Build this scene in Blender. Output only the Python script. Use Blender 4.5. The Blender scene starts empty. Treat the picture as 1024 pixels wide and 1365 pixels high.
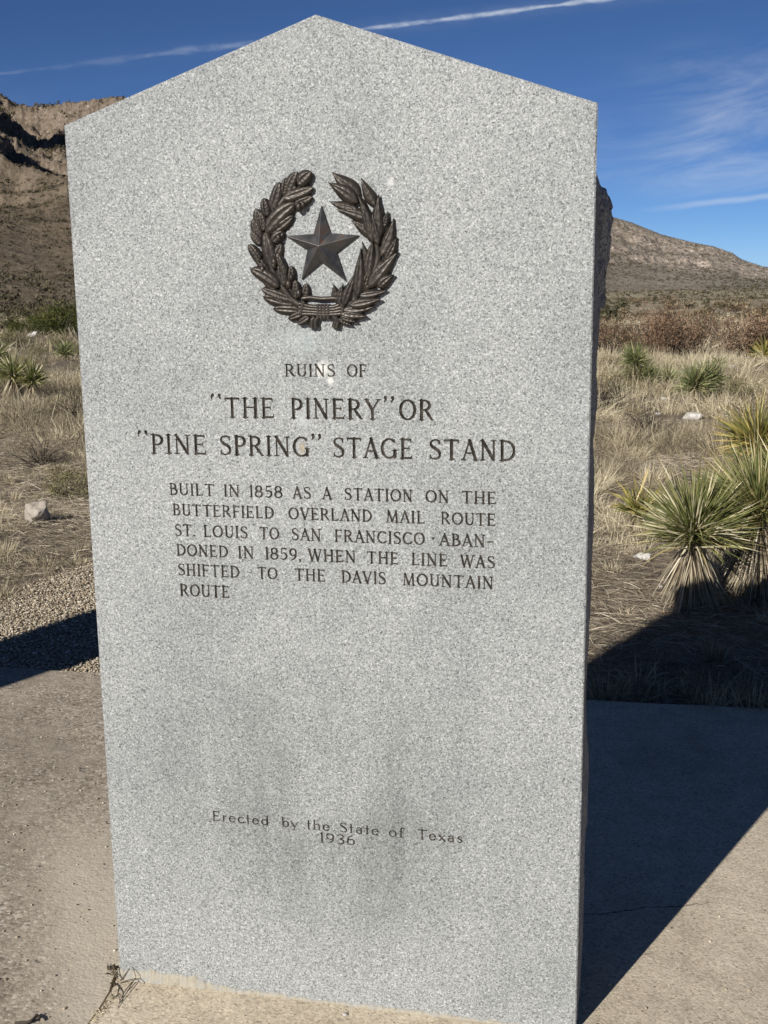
import bpy, math, random
import numpy as np
from mathutils import Matrix, Vector

random.seed(7)
RNG = np.random.default_rng(11)
SC = bpy.context.scene
COL = SC.collection
R_ = math.radians

# ------------------------------------------------------------------ camera, sky, sun, exposure
CAM = np.array([0.5465, -2.0236, 1.45])
FPX, CX, CY = 1548.1, 512.0, 682.5          # focal length in photo pixels (photo 1024 x 1365)
AX = np.array([[0.97774271, 0.03050418, -0.20757817],
               [0.20942201, -0.20184392, 0.95676614],
               [-0.01271303, -0.97894256, -0.20373967]])   # columns: right, down, forward in world axes
cam = bpy.data.cameras.new('camera')
camo = bpy.data.objects.new('camera', cam)
COL.objects.link(camo)
m = np.eye(4)
m[:3, 0] = AX[:, 0]; m[:3, 1] = -AX[:, 1]; m[:3, 2] = -AX[:, 2]; m[:3, 3] = CAM
camo.matrix_world = Matrix(m.tolist())
cam.sensor_fit = 'VERTICAL'; cam.sensor_height = 36.0; cam.sensor_width = 27.0
cam.lens = 36.0 * FPX / 1365.0
cam.clip_start = 0.05; cam.clip_end = 30000
cam.dof.use_dof = True; cam.dof.focus_distance = 2.2; cam.dof.aperture_fstop = 32
SC.camera = camo

SUN_EL, SUN_AZ = R_(28.7), R_(23.7)          # light travels towards +y, 23.7 deg to the right
sd = Vector((-math.sin(SUN_AZ) * math.cos(SUN_EL), -math.cos(SUN_AZ) * math.cos(SUN_EL), math.sin(SUN_EL)))  # towards sun
sun = bpy.data.lights.new('sun', 'SUN'); sun.energy = 5.0; sun.angle = R_(0.53); sun.color = (1.0, 0.96, 0.90)
suno = bpy.data.objects.new('sun', sun); COL.objects.link(suno)
suno.rotation_euler = sd.to_track_quat('Z', 'Y').to_euler(); suno.location = (-8, -16, 14)
SC.view_settings.view_transform = 'Standard'; SC.view_settings.look = 'None'
SC.view_settings.exposure = 0.30; SC.view_settings.gamma = 1.0

def pxdir(px, py):
    d = AX @ np.array([(px - CX) / FPX, (py - CY) / FPX, 1.0]); return d / np.linalg.norm(d)
def on_z(px, py, z=0.0):
    d = pxdir(px, py); return CAM + d * ((z - CAM[2]) / d[2])
def on_slab(px, py):
    d = pxdir(px, py); p = CAM + d * ((0 - CAM[1]) / d[1]); return p[0], p[2]

# ------------------------------------------------------------------ node helpers
class NT:
    def __init__(s, tree): s.t = tree; s.n = tree.nodes; s.l = tree.links; s.n.clear()
    def node(s, typ, ins=None, **kw):
        nd = s.n.new(typ)
        for k, v in kw.items(): setattr(nd, k, v)
        for k, v in (ins or {}).items(): s.put(nd.inputs[k], v)
        return nd
    def put(s, sock, v):
        if isinstance(v, bpy.types.NodeSocket): s.l.new(v, sock)
        elif isinstance(v, bpy.types.Node): s.l.new(v.outputs[0], sock)
        elif isinstance(v, (tuple, list)) and len(v) == 3 and sock.type == 'RGBA': sock.default_value = (*v, 1)
        else: sock.default_value = v
    def math(s, op, a, b=0.0, c=0.0, clamp=False):
        nd = s.node('ShaderNodeMath', operation=op, use_clamp=clamp)
        s.put(nd.inputs[0], a); s.put(nd.inputs[1], b); s.put(nd.inputs[2], c); return nd.outputs[0]
    def rng(s, v, a, b, c=0.0, d=1.0, smooth=True):
        nd = s.node('ShaderNodeMapRange', interpolation_type='SMOOTHSTEP' if smooth else 'LINEAR')
        for i, x in enumerate((v, a, b, c, d)): s.put(nd.inputs[i], x)
        return nd.outputs[0]
    def mix(s, f, a, b, blend='MIX'):
        nd = s.node('ShaderNodeMix', data_type='RGBA', blend_type=blend)
        s.put(nd.inputs[0], f); s.put(nd.inputs[6], a); s.put(nd.inputs[7], b); return nd.outputs[2]
    def noise(s, vec, scale, detail=3.0, rough=0.55, dist=0.0):
        nd = s.node('ShaderNodeTexNoise', {'Vector': vec, 'Scale': scale, 'Detail': detail, 'Roughness': rough, 'Distortion': dist})
        return nd.outputs[0]
    def vor(s, vec, scale, feature='F1', rnd=1.0):
        nd = s.node('ShaderNodeTexVoronoi', {'Vector': vec, 'Scale': scale, 'Randomness': rnd}, feature=feature)
        return nd
    def ramp(s, f, stops, interp='LINEAR'):
        nd = s.node('ShaderNodeValToRGB'); s.put(nd.inputs[0], f)
        cr = nd.color_ramp; cr.interpolation = interp
        while len(cr.elements) < len(stops): cr.elements.new(0.5)
        for e, (p, c) in zip(cr.elements, stops):
            e.position = p; e.color = (*c, 1) if len(c) == 3 else c
        return nd.outputs[0]
    def dot(s, v, w):
        nd = s.node('ShaderNodeVectorMath', operation='DOT_PRODUCT'); s.put(nd.inputs[0], v); s.put(nd.inputs[1], w); return nd.outputs['Value']
    def coord(s, which='Object'): return s.node('ShaderNodeTexCoord').outputs[which]
    def scale(s, v, sc):
        nd = s.node('ShaderNodeMapping', {'Scale': sc}); s.put(nd.inputs['Vector'], v); return nd.outputs[0]
    def sep(s, v):
        nd = s.node('ShaderNodeSeparateXYZ'); s.put(nd.inputs[0], v); return nd.outputs
    def bump(s, h, strength, dist, nrm=None):
        nd = s.node('ShaderNodeBump', {'Height': h, 'Strength': strength, 'Distance': dist})
        if nrm is not None: s.put(nd.inputs['Normal'], nrm)
        return nd.outputs[0]
    def attr(s, name): return s.node('ShaderNodeAttribute', attribute_name=name).outputs['Fac']

def mat(name, fn, rough=0.8, spec=0.3, metallic=0.0, transl=0.0):
    mt = bpy.data.materials.new(name); mt.use_nodes = True
    t = NT(mt.node_tree)
    out = t.node('ShaderNodeOutputMaterial')
    p = t.node('ShaderNodeBsdfPrincipled', {'Roughness': rough, 'Specular IOR Level': spec, 'Metallic': metallic})
    col, nrm, extra = (list(fn(t)) + [None, None])[:3]
    t.put(p.inputs['Base Color'], col)
    if nrm is not None: t.put(p.inputs['Normal'], nrm)
    if extra is not None: t.put(p.inputs['Roughness'], extra)
    if transl > 0:
        tr = t.node('ShaderNodeBsdfTranslucent'); t.put(tr.inputs['Color'], col)
        mx = t.node('ShaderNodeMixShader', {0: transl, 1: p.outputs[0], 2: tr.outputs[0]})
        t.l.new(mx.outputs[0], out.inputs[0])
    else:
        t.l.new(p.outputs[0], out.inputs[0])
    return mt

# ------------------------------------------------------------------ world
w = bpy.data.worlds.new('World'); SC.world = w; w.use_nodes = True
t = NT(w.node_tree)
sky = t.node('ShaderNodeTexSky', sky_type='NISHITA', sun_disc=False)
sky.sun_elevation = SUN_EL
sky.sun_rotation = math.atan2(sd.x, sd.y)
sky.altitude = 1700; sky.air_density = 0.5; sky.dust_density = 0.0; sky.ozone_density = 7.6
SKY_STRENGTH = 0.058
CLOUD = (9.4, 10.3, 11.6)
dirv = t.node('ShaderNodeTexCoord').outputs['Generated']
def world_line(p, q):
    a, b = pxdir(*p), pxdir(*q); n = np.cross(a, b); n /= np.linalg.norm(n); return tuple(n)
right = tuple(AX[:, 0])
u = t.dot(dirv, right); v = t.dot(dirv, (0, 0, 1)); wv = t.dot(dirv, tuple(np.cross((0, 0, 1), AX[:, 0]) * -1))
def u_of(px, py): return float(np.dot(pxdir(px, py), AX[:, 0]))
uv = t.node('ShaderNodeCombineXYZ', {0: u, 1: v, 2: wv}).outputs[0]
# contrail crossing the top of the view
nl = world_line((0, 99), (800, 0))
dist = t.dot(dirv, nl)
wob = t.math('MULTIPLY', t.math('SUBTRACT', t.noise(uv, 18, 3), 0.5), 0.004)
ad = t.math('ABSOLUTE', t.math('ADD', dist, wob))
wid = t.rng(t.noise(uv, 26, 2), 0.3, 0.75, 0.0014, 0.0048)
core = t.rng(t.math('DIVIDE', ad, wid), 0.1, 1.0, 1.0, 0.0)
fine = t.rng(t.noise(t.scale(uv, (60, 160, 60)), 1.0, 4, 0.6), 0.25, 0.7, 0.25, 1.0)
along = t.ramp(t.rng(u, u_of(-40, 100), u_of(830, -4), 0, 1, False),
    [(0.0, (.16,) * 3), (0.09, (.06,) * 3), (0.19, (.08,) * 3), (0.25, (.14,) * 3), (0.40, (.22,) * 3), (0.55, (.28,) * 3), (0.64, (.55,) * 3), (0.97, (.62,) * 3)])
trail = t.math('MULTIPLY', t.math('MULTIPLY', core, fine), along)
glow = t.math('MULTIPLY', t.math('MULTIPLY', t.rng(ad, 0.0, 0.011, 0.10, 0.0), along), fine)
# thin cirrus low on the right
nl2 = world_line((880, 277), (1024, 262))
d2 = t.dot(dirv, nl2)
wob2 = t.math('MULTIPLY', t.math('SUBTRACT', t.noise(uv, 22, 3), 0.5), 0.006)
str2 = t.math('MULTIPLY', t.rng(t.math('ABSOLUTE', t.math('ADD', d2, wob2)), 0.0002, 0.0038, 0.32, 0.0),
              t.rng(u, u_of(835, 280), u_of(960, 270), 0, 1))
cirv = t.node('ShaderNodeVectorRotate', {'Vector': uv, 'Angle': R_(-7)}, rotation_type='AXIS_ANGLE')
cirv.inputs['Axis'].default_value = (0, 0, 1)
cn = t.noise(t.scale(cirv, (9, 46, 9)), 1.0, 6, 0.62, 0.6)
cn2 = t.noise(t.scale(uv, (7, 14, 7)), 1.0, 2)
cir = t.math('MULTIPLY', t.rng(cn, 0.36, 0.85, 0, 0.46), t.rng(cn2, 0.3, 0.6, 0.25, 1.0))
reg = t.math('MULTIPLY', t.rng(u, u_of(760, 200), u_of(930, 200), 0.15, 1), t.math('MULTIPLY', t.rng(v, 0.045, 0.075), t.rng(v, 0.185, 0.11)))
cir = t.math('MULTIPLY', cir, reg)
mask = t.math('ADD', t.math('ADD', trail, glow), t.math('ADD', str2, cir), clamp=True)
mixc = t.mix(mask, sky.outputs[0], CLOUD)
bg = t.node('ShaderNodeBackground', {'Color': mixc, 'Strength': SKY_STRENGTH})
t.l.new(bg.outputs[0], t.node('ShaderNodeOutputWorld').inputs[0])

# ------------------------------------------------------------------ mesh helpers
def link(o, parent=None):
    COL.objects.link(o)
    if parent is not None: o.parent = parent
    return o
def mesh_obj(name, verts, faces, material, parent=None, smooth=False, attrs=None, loc=None):
    """verts (N,3); faces: (M,k) array or list of tuples."""
    me = bpy.data.meshes.new(name)
    verts = np.asarray(verts, dtype=np.float32)
    if isinstance(faces, np.ndarray) and faces.ndim == 2:
        k = faces.shape[1]; nf = len(faces)
        me.vertices.add(len(verts)); me.vertices.foreach_set('co', verts.ravel())
        me.loops.add(nf * k); me.loops.foreach_set('vertex_index', faces.astype(np.int32).ravel())
        me.polygons.add(nf); me.polygons.foreach_set('loop_start', np.arange(0, nf * k, k, dtype=np.int32))
        me.update(calc_edges=True)
    else:
        me.from_pydata([tuple(map(float, q)) for q in verts], [], [tuple(int(i) for i in f) for f in faces]); me.update()
    if attrs:
        for an, av in attrs.items():
            a = me.attributes.new(an, 'FLOAT', 'POINT'); a.data.foreach_set('value', np.asarray(av, dtype=np.float32))
    if smooth: me.polygons.foreach_set('use_smooth', np.ones(len(me.polygons), dtype=bool))
    me.materials.append(material); me.validate()
    o = bpy.data.objects.new(name, me); link(o, parent)
    if loc is not None: o.location = loc
    return o
def tag(o, label=None, cat=None, group=None, kind=None):
    if label: o['label'] = label
    if cat: o['category'] = cat
    if group: o['group'] = group
    if kind: o['kind'] = kind
    return o
def thing(name, loc, label, cat, group=None, rz=0.0):
    o = bpy.data.objects.new(name, None); o.empty_display_size = 0.1
    link(o); o.location = loc; o.rotation_euler.z = rz
    return tag(o, label, cat, group)
class MB:
    def __init__(s): s.v = []; s.f = []; s.n = 0; s.a = []
    def add(s, v, f, a=None):
        v = np.asarray(v, float); s.v.append(v); s.f.append(np.asarray(f) + s.n); s.n += len(v)
        s.a.append(np.full(len(v), 0.5) if a is None else np.broadcast_to(np.asarray(a, float), (len(v),)))
    def build(s, name, material, parent=None, smooth=False, loc=None):
        k = {f.shape[1] for f in s.f}
        F = np.vstack(s.f) if len(k) == 1 else [tuple(r) for f in s.f for r in f]
        return mesh_obj(name, np.vstack(s.v), F, material, parent, smooth, {'tint': np.concatenate(s.a)}, loc)
def grid_faces(nr, nc, wrap=False):
    i = np.arange(nr - 1)[:, None]; j = np.arange(nc if wrap else nc - 1)[None, :]
    a = i * nc + j; b = i * nc + (j + 1) % nc
    return np.stack([a, b, b + nc, a + nc], -1).reshape(-1, 4)

# lattice noise
def _h(ix, iy, iz, seed):
    h = (ix.astype(np.int64) * 374761393 + iy.astype(np.int64) * 668265263 + iz.astype(np.int64) * 2147483647 + seed * 1274126177) & 0xffffffff
    h = ((h ^ (h >> 13)) * 1274126177) & 0xffffffff
    h = ((h ^ (h >> 16)) * 2246822519) & 0xffffffff
    return ((h ^ (h >> 15)) & 0xffffff) / float(0xffffff)
def vn(x, y, z=None, seed=0):
    x = np.asarray(x, float); y = np.asarray(y, float); z = np.zeros_like(x) if z is None else np.asarray(z, float) + np.zeros_like(x)
    x, y = np.broadcast_arrays(x, y); z = np.broadcast_to(z, x.shape)
    ix, iy, iz = np.floor(x), np.floor(y), np.floor(z)
    fx, fy, fz = x - ix, y - iy, z - iz
    fx = fx * fx * fx * (fx * (fx * 6 - 15) + 10); fy = fy * fy * fy * (fy * (fy * 6 - 15) + 10); fz = fz * fz * (3 - 2 * fz)
    def c(a, b, d): return _h(ix + a, iy + b, iz + d, seed)
    def pl(d): return (c(0, 0, d) * (1 - fx) + c(1, 0, d) * fx) * (1 - fy) + (c(0, 1, d) * (1 - fx) + c(1, 1, d) * fx) * fy
    return (pl(0) * (1 - fz) + pl(1) * fz) * 2 - 1
def fbm(x, y, z=None, oct=4, seed=0, gain=0.5, ridged=False):
    s = 0; a = 1; tot = 0; x = np.asarray(x, float); y = np.asarray(y, float)
    for o in range(oct):
        n = vn(x, y, z, seed + o * 17)
        s = s + a * ((1 - 2 * np.abs(n)) if ridged else n); tot += a; a *= gain
        x = x * 2.03 + 13.1; y = y * 2.03 + 7.7; z = None if z is None else z * 2.03
    return s / tot
def sstep(a, b, x): q = np.clip((x - a) / (b - a), 0, 1); return q * q * (3 - 2 * q)

def ribbons(base, d, L, W, droop, tint, nseg=2, wprof=None, sidebias=None, rng=RNG):
    """thin tapering blades; returns verts, quad faces, tint, along"""
    N = len(base); d = d / np.linalg.norm(d, axis=1, keepdims=True)
    rv = rng.normal(size=(N, 3)) if sidebias is None else sidebias
    side = np.cross(d, rv); side /= np.linalg.norm(side, axis=1, keepdims=True) + 1e-9
    ts = np.linspace(0, 1, nseg + 1)
    if wprof is None: wprof = np.interp(ts, [0, .45, 1], [.75, 1, .12])
    P = base[:, None, :] + d[:, None, :] * (L[:, None] * ts)[..., None]
    P[:, :, 2] -= (droop * L)[:, None] * ts ** 2
    off = side[:, None, :] * (W[:, None] * 0.5 * np.asarray(wprof))[..., None]
    V = np.stack([P - off, P + off], 2).reshape(-1, 3)
    k = np.arange(nseg) * 2; q = np.stack([k, k + 1, k + 3, k + 2], -1)
    F = (np.arange(N)[:, None, None] * (nseg + 1) * 2 + q[None]).reshape(-1, 4)
    T = np.repeat(tint, (nseg + 1) * 2); A = np.tile(np.repeat(ts, 2), N)
    return V, F, T, A
def tube(pts, rad, sides=6, caps=True):
    pts = np.asarray(pts, float); n = len(pts); rad = np.broadcast_to(np.asarray(rad, float), (n,))
    tg = np.gradient(pts, axis=0); tg /= np.linalg.norm(tg, axis=1, keepdims=True) + 1e-12
    ref = np.array([0.31, 0.17, 0.93]); s1 = np.cross(tg, ref); s1 /= np.linalg.norm(s1, axis=1, keepdims=True) + 1e-9
    s2 = np.cross(tg, s1); a = np.linspace(0, 2 * np.pi, sides, endpoint=False)
    V = pts[:, None] + rad[:, None, None] * (np.cos(a)[None, :, None] * s1[:, None] + np.sin(a)[None, :, None] * s2[:, None])
    return V.reshape(-1, 3), grid_faces(n, sides, True)
ICO = None
def ico():
    """80-face unit sphere as (verts, tris)"""
    global ICO
    if ICO is None:
        import bmesh
        bm = bmesh.new(); bmesh.ops.create_icosphere(bm, subdivisions=2, radius=1.0)
        bm.verts.ensure_lookup_table()
        V = np.array([v.co[:] for v in bm.verts]); F = np.array([[v.index for v in f.verts] for f in bm.faces]); bm.free()
        ICO = (V, F)
    return ICO
def rock_mesh(sx, sy, sz, seed, sub=3, rough=0.22):
    import bmesh
    bm = bmesh.new(); bmesh.ops.create_icosphere(bm, subdivisions=sub, radius=1.0)
    V = np.array([v.co[:] for v in bm.verts]); F = np.array([[v.index for v in f.verts] for f in bm.faces]); bm.free()
    rg = np.random.default_rng(seed)
    for k in range(9):                                    # planar facets
        n = rg.normal(size=3); n /= np.linalg.norm(n); c = rg.uniform(.34, .72)
        dd = V @ n; V = V - np.outer(np.maximum(dd - c, 0) * 1.0, n)
    n = fbm(V[:, 0] * 2.2 + seed, V[:, 1] * 2.2, V[:, 2] * 2.2, 4, seed)
    V = V * (1 + rough * n)[:, None] * np.array([sx, sy, sz])
    return V, F

# ------------------------------------------------------------------ materials
def f_granite(t, dark=False):
    c = t.coord()
    wp = t.node('ShaderNodeVectorMath', operation='ADD')
    nz = t.node('ShaderNodeTexNoise', {'Vector': c, 'Scale': 240.0, 'Detail': 2.0})
    sc = t.node('ShaderNodeVectorMath', {0: nz.outputs['Color'], 1: (0.0035, 0.0035, 0.0035)}, operation='MULTIPLY')
    t.put(wp.inputs[0], c); t.put(wp.inputs[1], sc.outputs[0])
    v1 = t.vor(wp.outputs[0], 430); g1 = t.sep(v1.outputs['Color'])
    base = t.ramp(g1[0], [(0.0, (.125, .132, .133)), (.07, (.18, .188, .187)), (.14, (.252, .262, .257)), (.42, (.292, .302, .296)), (.74, (.335, .343, .335)), (1, (.45, .457, .445))])
    v2 = t.vor(wp.outputs[0], 520); g2 = t.sep(v2.outputs['Color'])
    fine = t.ramp(g2[1], [(0, (.55,) * 3), (.14, (.82,) * 3), (.55, (1.0,) * 3), (1, (1.22,) * 3)])
    col = t.mix(1.0, base, fine, 'MULTIPLY')
    soft = t.noise(c, 190, 3, .6)
    col = t.mix(1.0, col, t.ramp(soft, [(.3, (.80,) * 3), (.7, (1.18,) * 3)]), 'MULTIPLY')
    # weathering: broad grey-green clouding, washed streaks, a grimy band near the lower inscription
    big = t.noise(c, 2.6, 4, .6)
    col = t.mix(t.rng(big, .40, .66, 0, .7), col, t.mix(1.0, col, (.76, .77, .78), 'MULTIPLY'))
    xyz = t.sep(c)
    # broad run-off staining: a dim cloud under the text and drips below the lower inscription
    st = t.noise(t.scale(c, (5, 3, 3.2)), 1.0, 5, .62); dr = t.noise(t.scale(c, (26, 3, 1.6)), 1.0, 4, .6)
    lowm = t.math('MULTIPLY', t.rng(xyz[2], .06, .32), t.rng(xyz[2], .78, .52))
    cent = t.rng(t.math('ABSOLUTE', t.math('ADD', xyz[0], 0.0)), 0.12, 0.46, 1.0, 0.25)
    fst = t.math('MULTIPLY', t.math('MULTIPLY', lowm, cent), t.rng(t.math('ADD', st, t.math('MULTIPLY', t.math('SUBTRACT', dr, .5), .35)), .34, .66, .2, 1.0))
    col = t.mix(fst, col, t.mix(1.0, col, (.70, .71, .70), 'MULTIPLY'))
    def spot(px, py, r, colr, f, sx=1.0):
        nonlocal col
        x, z = on_slab(px, py)
        dx = t.math('MULTIPLY', t.math('SUBTRACT', xyz[0], x), sx); dz = t.math('SUBTRACT', xyz[2], z)
        dd = t.math('SQRT', t.math('ADD', t.math('MULTIPLY', dx, dx), t.math('MULTIPLY', dz, dz)))
        dd = t.math('ADD', dd, t.math('MULTIPLY', t.math('SUBTRACT', t.noise(c, 60, 3), .5), r * .9))
        col = t.mix(t.rng(dd, r * .2, r, f, 0.0), col, colr)
    spot(403, 598, .016, (.36, .27, .14), .55, 2.0)
    spot(431, 492, .020, (.74, .74, .68), .65)
    spot(441, 507, .010, (.74, .73, .66), .7)
    spot(405, 560, .02, (.42, .44, .45), .5)
    spot(521, 243, .009, (.62, .61, .58), .6)
    spot(400, 455, .035, (.40, .45, .44), .35, .5)
    spot(515, 800, .01, (.6, .6, .58), .4)
    h = t.math('ADD', t.math('MULTIPLY', g1[1], .6), t.math('MULTIPLY', t.noise(c, 420, 3, .7), .8))
    nrm = t.bump(h, 0.5, 0.0012)
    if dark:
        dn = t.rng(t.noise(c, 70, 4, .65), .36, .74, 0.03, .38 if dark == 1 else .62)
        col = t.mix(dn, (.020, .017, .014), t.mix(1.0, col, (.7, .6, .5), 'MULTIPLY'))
    return col, nrm
M_GRANITE = mat('granite', f_granite, .62, .35)
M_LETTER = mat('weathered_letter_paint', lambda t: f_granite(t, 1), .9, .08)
M_LETTER2 = mat('shade_tinted_letter_granite', lambda t: f_granite(t, 2), .9, .08)  # unpainted lower text; shade inside its grooves is put into the colour
def f_rough_granite(t):
    c = t.coord(); v = t.vor(c, 240); g = t.sep(v.outputs['Color'])
    col = t.ramp(g[0], [(0, (.07, .07, .075)), (.2, (.17, .17, .17)), (.7, (.28, .28, .275)), (1, (.42, .41, .40))])
    col = t.mix(t.rng(t.noise(c, 9, 5, .65), .4, .65, 0, .7), col, (.15, .145, .14))
    return col, t.bump(t.noise(c, 70, 6, .7), .8, .008)
M_ROCKFACE = mat('rock_pitched_granite', f_rough_granite, .85, .25)
def f_bronze(t):
    c = t.coord(); n = t.noise(c, 60, 5, .65); n2 = t.noise(c, 220, 4, .7)
    col = t.ramp(n, [(.25, (.024, .020, .016)), (.5, (.040, .033, .026)), (.75, (.062, .050, .038))])
    col = t.mix(t.rng(n2, .62, .75, 0, .35), col, (.085, .074, .058))
    return col, t.bump(t.noise(c, 300, 4, .6), .25, .001), t.rng(n2, .3, .7, .34, .56)
M_BRONZE = mat('dark_bronze', f_bronze, .4, .5, .45)
def f_star(t):
    c = t.coord(); n = t.noise(c, 38, 5, .65); n2 = t.noise(c, 260, 4, .7)
    col = t.ramp(n, [(.3, (.045, .045, .046)), (.56, (.085, .082, .080)), (.66, (.105, .058, .038)), (.75, (.20, .14, .11))])
    return col, t.bump(n2, .2, .0008), t.rng(n, .35, .7, .38, .5)
M_STAR = mat('brown_patinated_bronze', f_star, .45, .5, .55)
def f_mortar(t):
    c = t.coord(); n = t.noise(c, 45, 6, .65)
    col = t.ramp(n, [(.3, (.26, .235, .185)), (.47, (.37, .335, .265)), (.6, (.30, .295, .27)), (.8, (.46, .425, .35))])
    return col, t.bump(t.noise(c, 130, 6, .7), .7, .004)
M_MORTAR = mat('crumbly_mortar', f_mortar, .95, .1)

def f_concrete(t, rough=False):
    c = t.coord(); xyz = t.sep(c)
    big = t.noise(c, 1.7, 5, .6); mid = t.noise(c, 11, 5, .62); fin = t.noise(c, 160, 4, .7)
    if rough:
        col = t.ramp(mid, [(.28, (.255, .212, .162)), (.5, (.36, .307, .24)), (.74, (.48, .42, .335))])
        # paste worn away: exposed aggregate, darker traffic-stained middle, cleaner cement by the stone
        v = t.vor(c, 120); g = t.sep(v.outputs['Color'])
        agg = t.ramp(g[0], [(0, (.11, .09, .07)), (.3, (.30, .248, .188)), (.8, (.42, .355, .275)), (1, (.66, .60, .50))])
        col = t.mix(t.rng(t.noise(c, 5, 4), .36, .60, .2, .7), col, agg)
        col = t.mix(1.0, col, t.ramp(t.noise(c, 34, 6, .7), [(.3, (.74, .73, .72)), (.5, (1, 1, 1)), (.72, (1.18, 1.18, 1.16))]), 'MULTIPLY')
        stain = t.math('MULTIPLY', t.rng(big, .36, .6), t.rng(xyz[1], .15, .75, .25, 1.0))
        col = t.mix(t.math('MULTIPLY', stain, .38), col, t.mix(1.0, col, (.52, .50, .47), 'MULTIPLY'))
        clean = t.rng(t.math('ADD', t.math('ADD', xyz[0], t.math('MULTIPLY', xyz[1], .55)), t.math('MULTIPLY', big, .22)), -.62, -.42)
        clean = t.math('MULTIPLY', clean, t.rng(xyz[1], .9, .3))
        col = t.mix(t.math('MULTIPLY', clean, .8), col, (.53, .465, .365))
        sp = t.vor(c, 55); col = t.mix(t.rng(sp.outputs['Distance'], .10, .16, .8, 0), col, t.ramp(t.sep(sp.outputs['Color'])[0], [(0, (.06, .05, .04)), (.45, (.09, .075, .06)), (.5, (.55, .52, .45)), (1, (.6, .57, .5))]))
        pit = t.vor(c, 9.0); pm = t.rng(t.math('ADD', pit.outputs['Distance'], t.math('MULTIPLY', t.noise(c, 50, 4), .14)), .12, .19, 1, 0)
        h = t.math('SUBTRACT', t.math('ADD', t.math('MULTIPLY', fin, .5), t.math('MULTIPLY', mid, 1.2)), t.math('MULTIPLY', pm, .8))
        return col, t.bump(t.math('ADD', h, t.math('MULTIPLY', v.outputs['Distance'], -.25)), .7, .0045)
    col = t.ramp(mid, [(.26, (.455, .388, .295)), (.5, (.545, .468, .358)), (.76, (.62, .54, .42))])
    col = t.mix(t.rng(big, .4, .68, 0, .5), col, t.mix(1.0, col, (.74, .72, .69), 'MULTIPLY'))
    col = t.mix(t.rng(t.noise(c, 260, 4, .75), .50, .72, 0, .6), col, (.30, .25, .185))
    sa = t.vor(c, 210); col = t.mix(1.0, col, t.ramp(t.sep(sa.outputs['Color'])[0], [(0, (.66, .65, .63)), (.22, (.90, .90, .89)), (.7, (1.03, 1.03, 1.02)), (1, (1.22, 1.22, 1.2))]), 'MULTIPLY')
    dust = t.noise(t.scale(c, (3, 1.2, 1)), 1.0, 6, .68); col = t.mix(t.rng(dust, .46, .62, 0, .4), col, t.mix(1.0, col, (.80, .79, .77), 'MULTIPLY'))
    pt = t.vor(c, 26); pm = t.rng(t.math('ADD', pt.outputs['Distance'], t.math('MULTIPLY', t.noise(c, 90, 4), .10)), .085, .13, .7, 0); col = t.mix(pm, col, (.17, .14, .105))
    sp = t.vor(c, 48); col = t.mix(t.rng(sp.outputs['Distance'], .07, .12, .75, 0), col, t.ramp(t.sep(sp.outputs['Color'])[0], [(0, (.10, .08, .06)), (.45, (.13, .11, .085)), (.5, (.56, .52, .44)), (1, (.6, .56, .48))]))
    # hairline crack crossing to the right of the stone
    cw = t.math('MULTIPLY', t.math('SUBTRACT', t.noise(c, 14, 6, .7), .5), .05)
    a, b = on_z(783, 1220), on_z(908, 1208)
    sl = (b[1] - a[1]) / (b[0] - a[0])
    cd = t.math('ABSOLUTE', t.math('ADD', t.math('SUBTRACT', t.math('SUBTRACT', xyz[1], float(a[1])), t.math('MULTIPLY', t.math('SUBTRACT', xyz[0], float(a[0])), float(sl))), cw))
    ck = t.math('MULTIPLY', t.rng(cd, .0008, .0026, 1, 0), t.rng(xyz[0], float(b[0]) - .04, float(b[0]) + .10, 1, 0))
    col = t.mix(ck, col, (.035, .03, .025))
    h = t.math('SUBTRACT', t.math('ADD', t.math('MULTIPLY', fin, .7), mid), t.math('ADD', t.math('MULTIPLY', ck, 2.0), pm))
    return col, t.bump(h, .65, .004)
M_CONC = mat('tan_concrete', f_concrete, .88, .2)
M_CONCR = mat('worn_aggregate_concrete', lambda t: f_concrete(t, True), .9, .2)
def f_ground(t):
    c = t.coord(); n = t.noise(c, 1.3, 5, .6); n2 = t.noise(c, 14, 6, .65); n3 = t.noise(c, 0.035, 5, .6)
    col = t.ramp(n2, [(.25, (.085, .068, .051)), (.5, (.16, .131, .098)), (.78, (.26, .22, .17))])
    col = t.mix(t.rng(n, .4, .65, 0, .5), col, (.25, .205, .145))
    # beyond the thick grass the plain reads as straw with dull scrub patches
    xyz = t.sep(c); far = t.rng(t.node('ShaderNodeVectorMath', {0: c}, operation='LENGTH').outputs['Value'], 25, 60)
    plain = t.ramp(t.noise(c, .11, 6, .68), [(.3, (.19, .165, .11)), (.46, (.30, .255, .172)), (.62, (.39, .335, .23)), (.8, (.45, .39, .28))])
    plain = t.mix(t.rng(n3, .45, .62, 0, .55), plain, (.19, .155, .11))
    col = t.mix(far, col, plain)
    return col, t.bump(n2, .6, .03)
M_GROUND = mat('dry_soil', f_ground, .95, .1)
def f_gravelbed(t):
    c = t.coord(); v = t.vor(c, 95); g = t.sep(v.outputs['Color'])
    return t.ramp(g[0], [(0, (.17, .14, .10)), (.5, (.34, .29, .21)), (1, (.5, .45, .36))]), t.bump(v.outputs['Distance'], .8, .006)
M_GBED = mat('gravel_bed', f_gravelbed, .9, .15)
def f_pebble(t):
    a = t.attr('tint')
    return t.ramp(a, [(0, (.17, .13, .09)), (.3, (.30, .245, .17)), (.7, (.42, .355, .26)), (1, (.62, .56, .45))]), None
M_PEBBLE = mat('pebbles', f_pebble, .8, .2)
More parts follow.
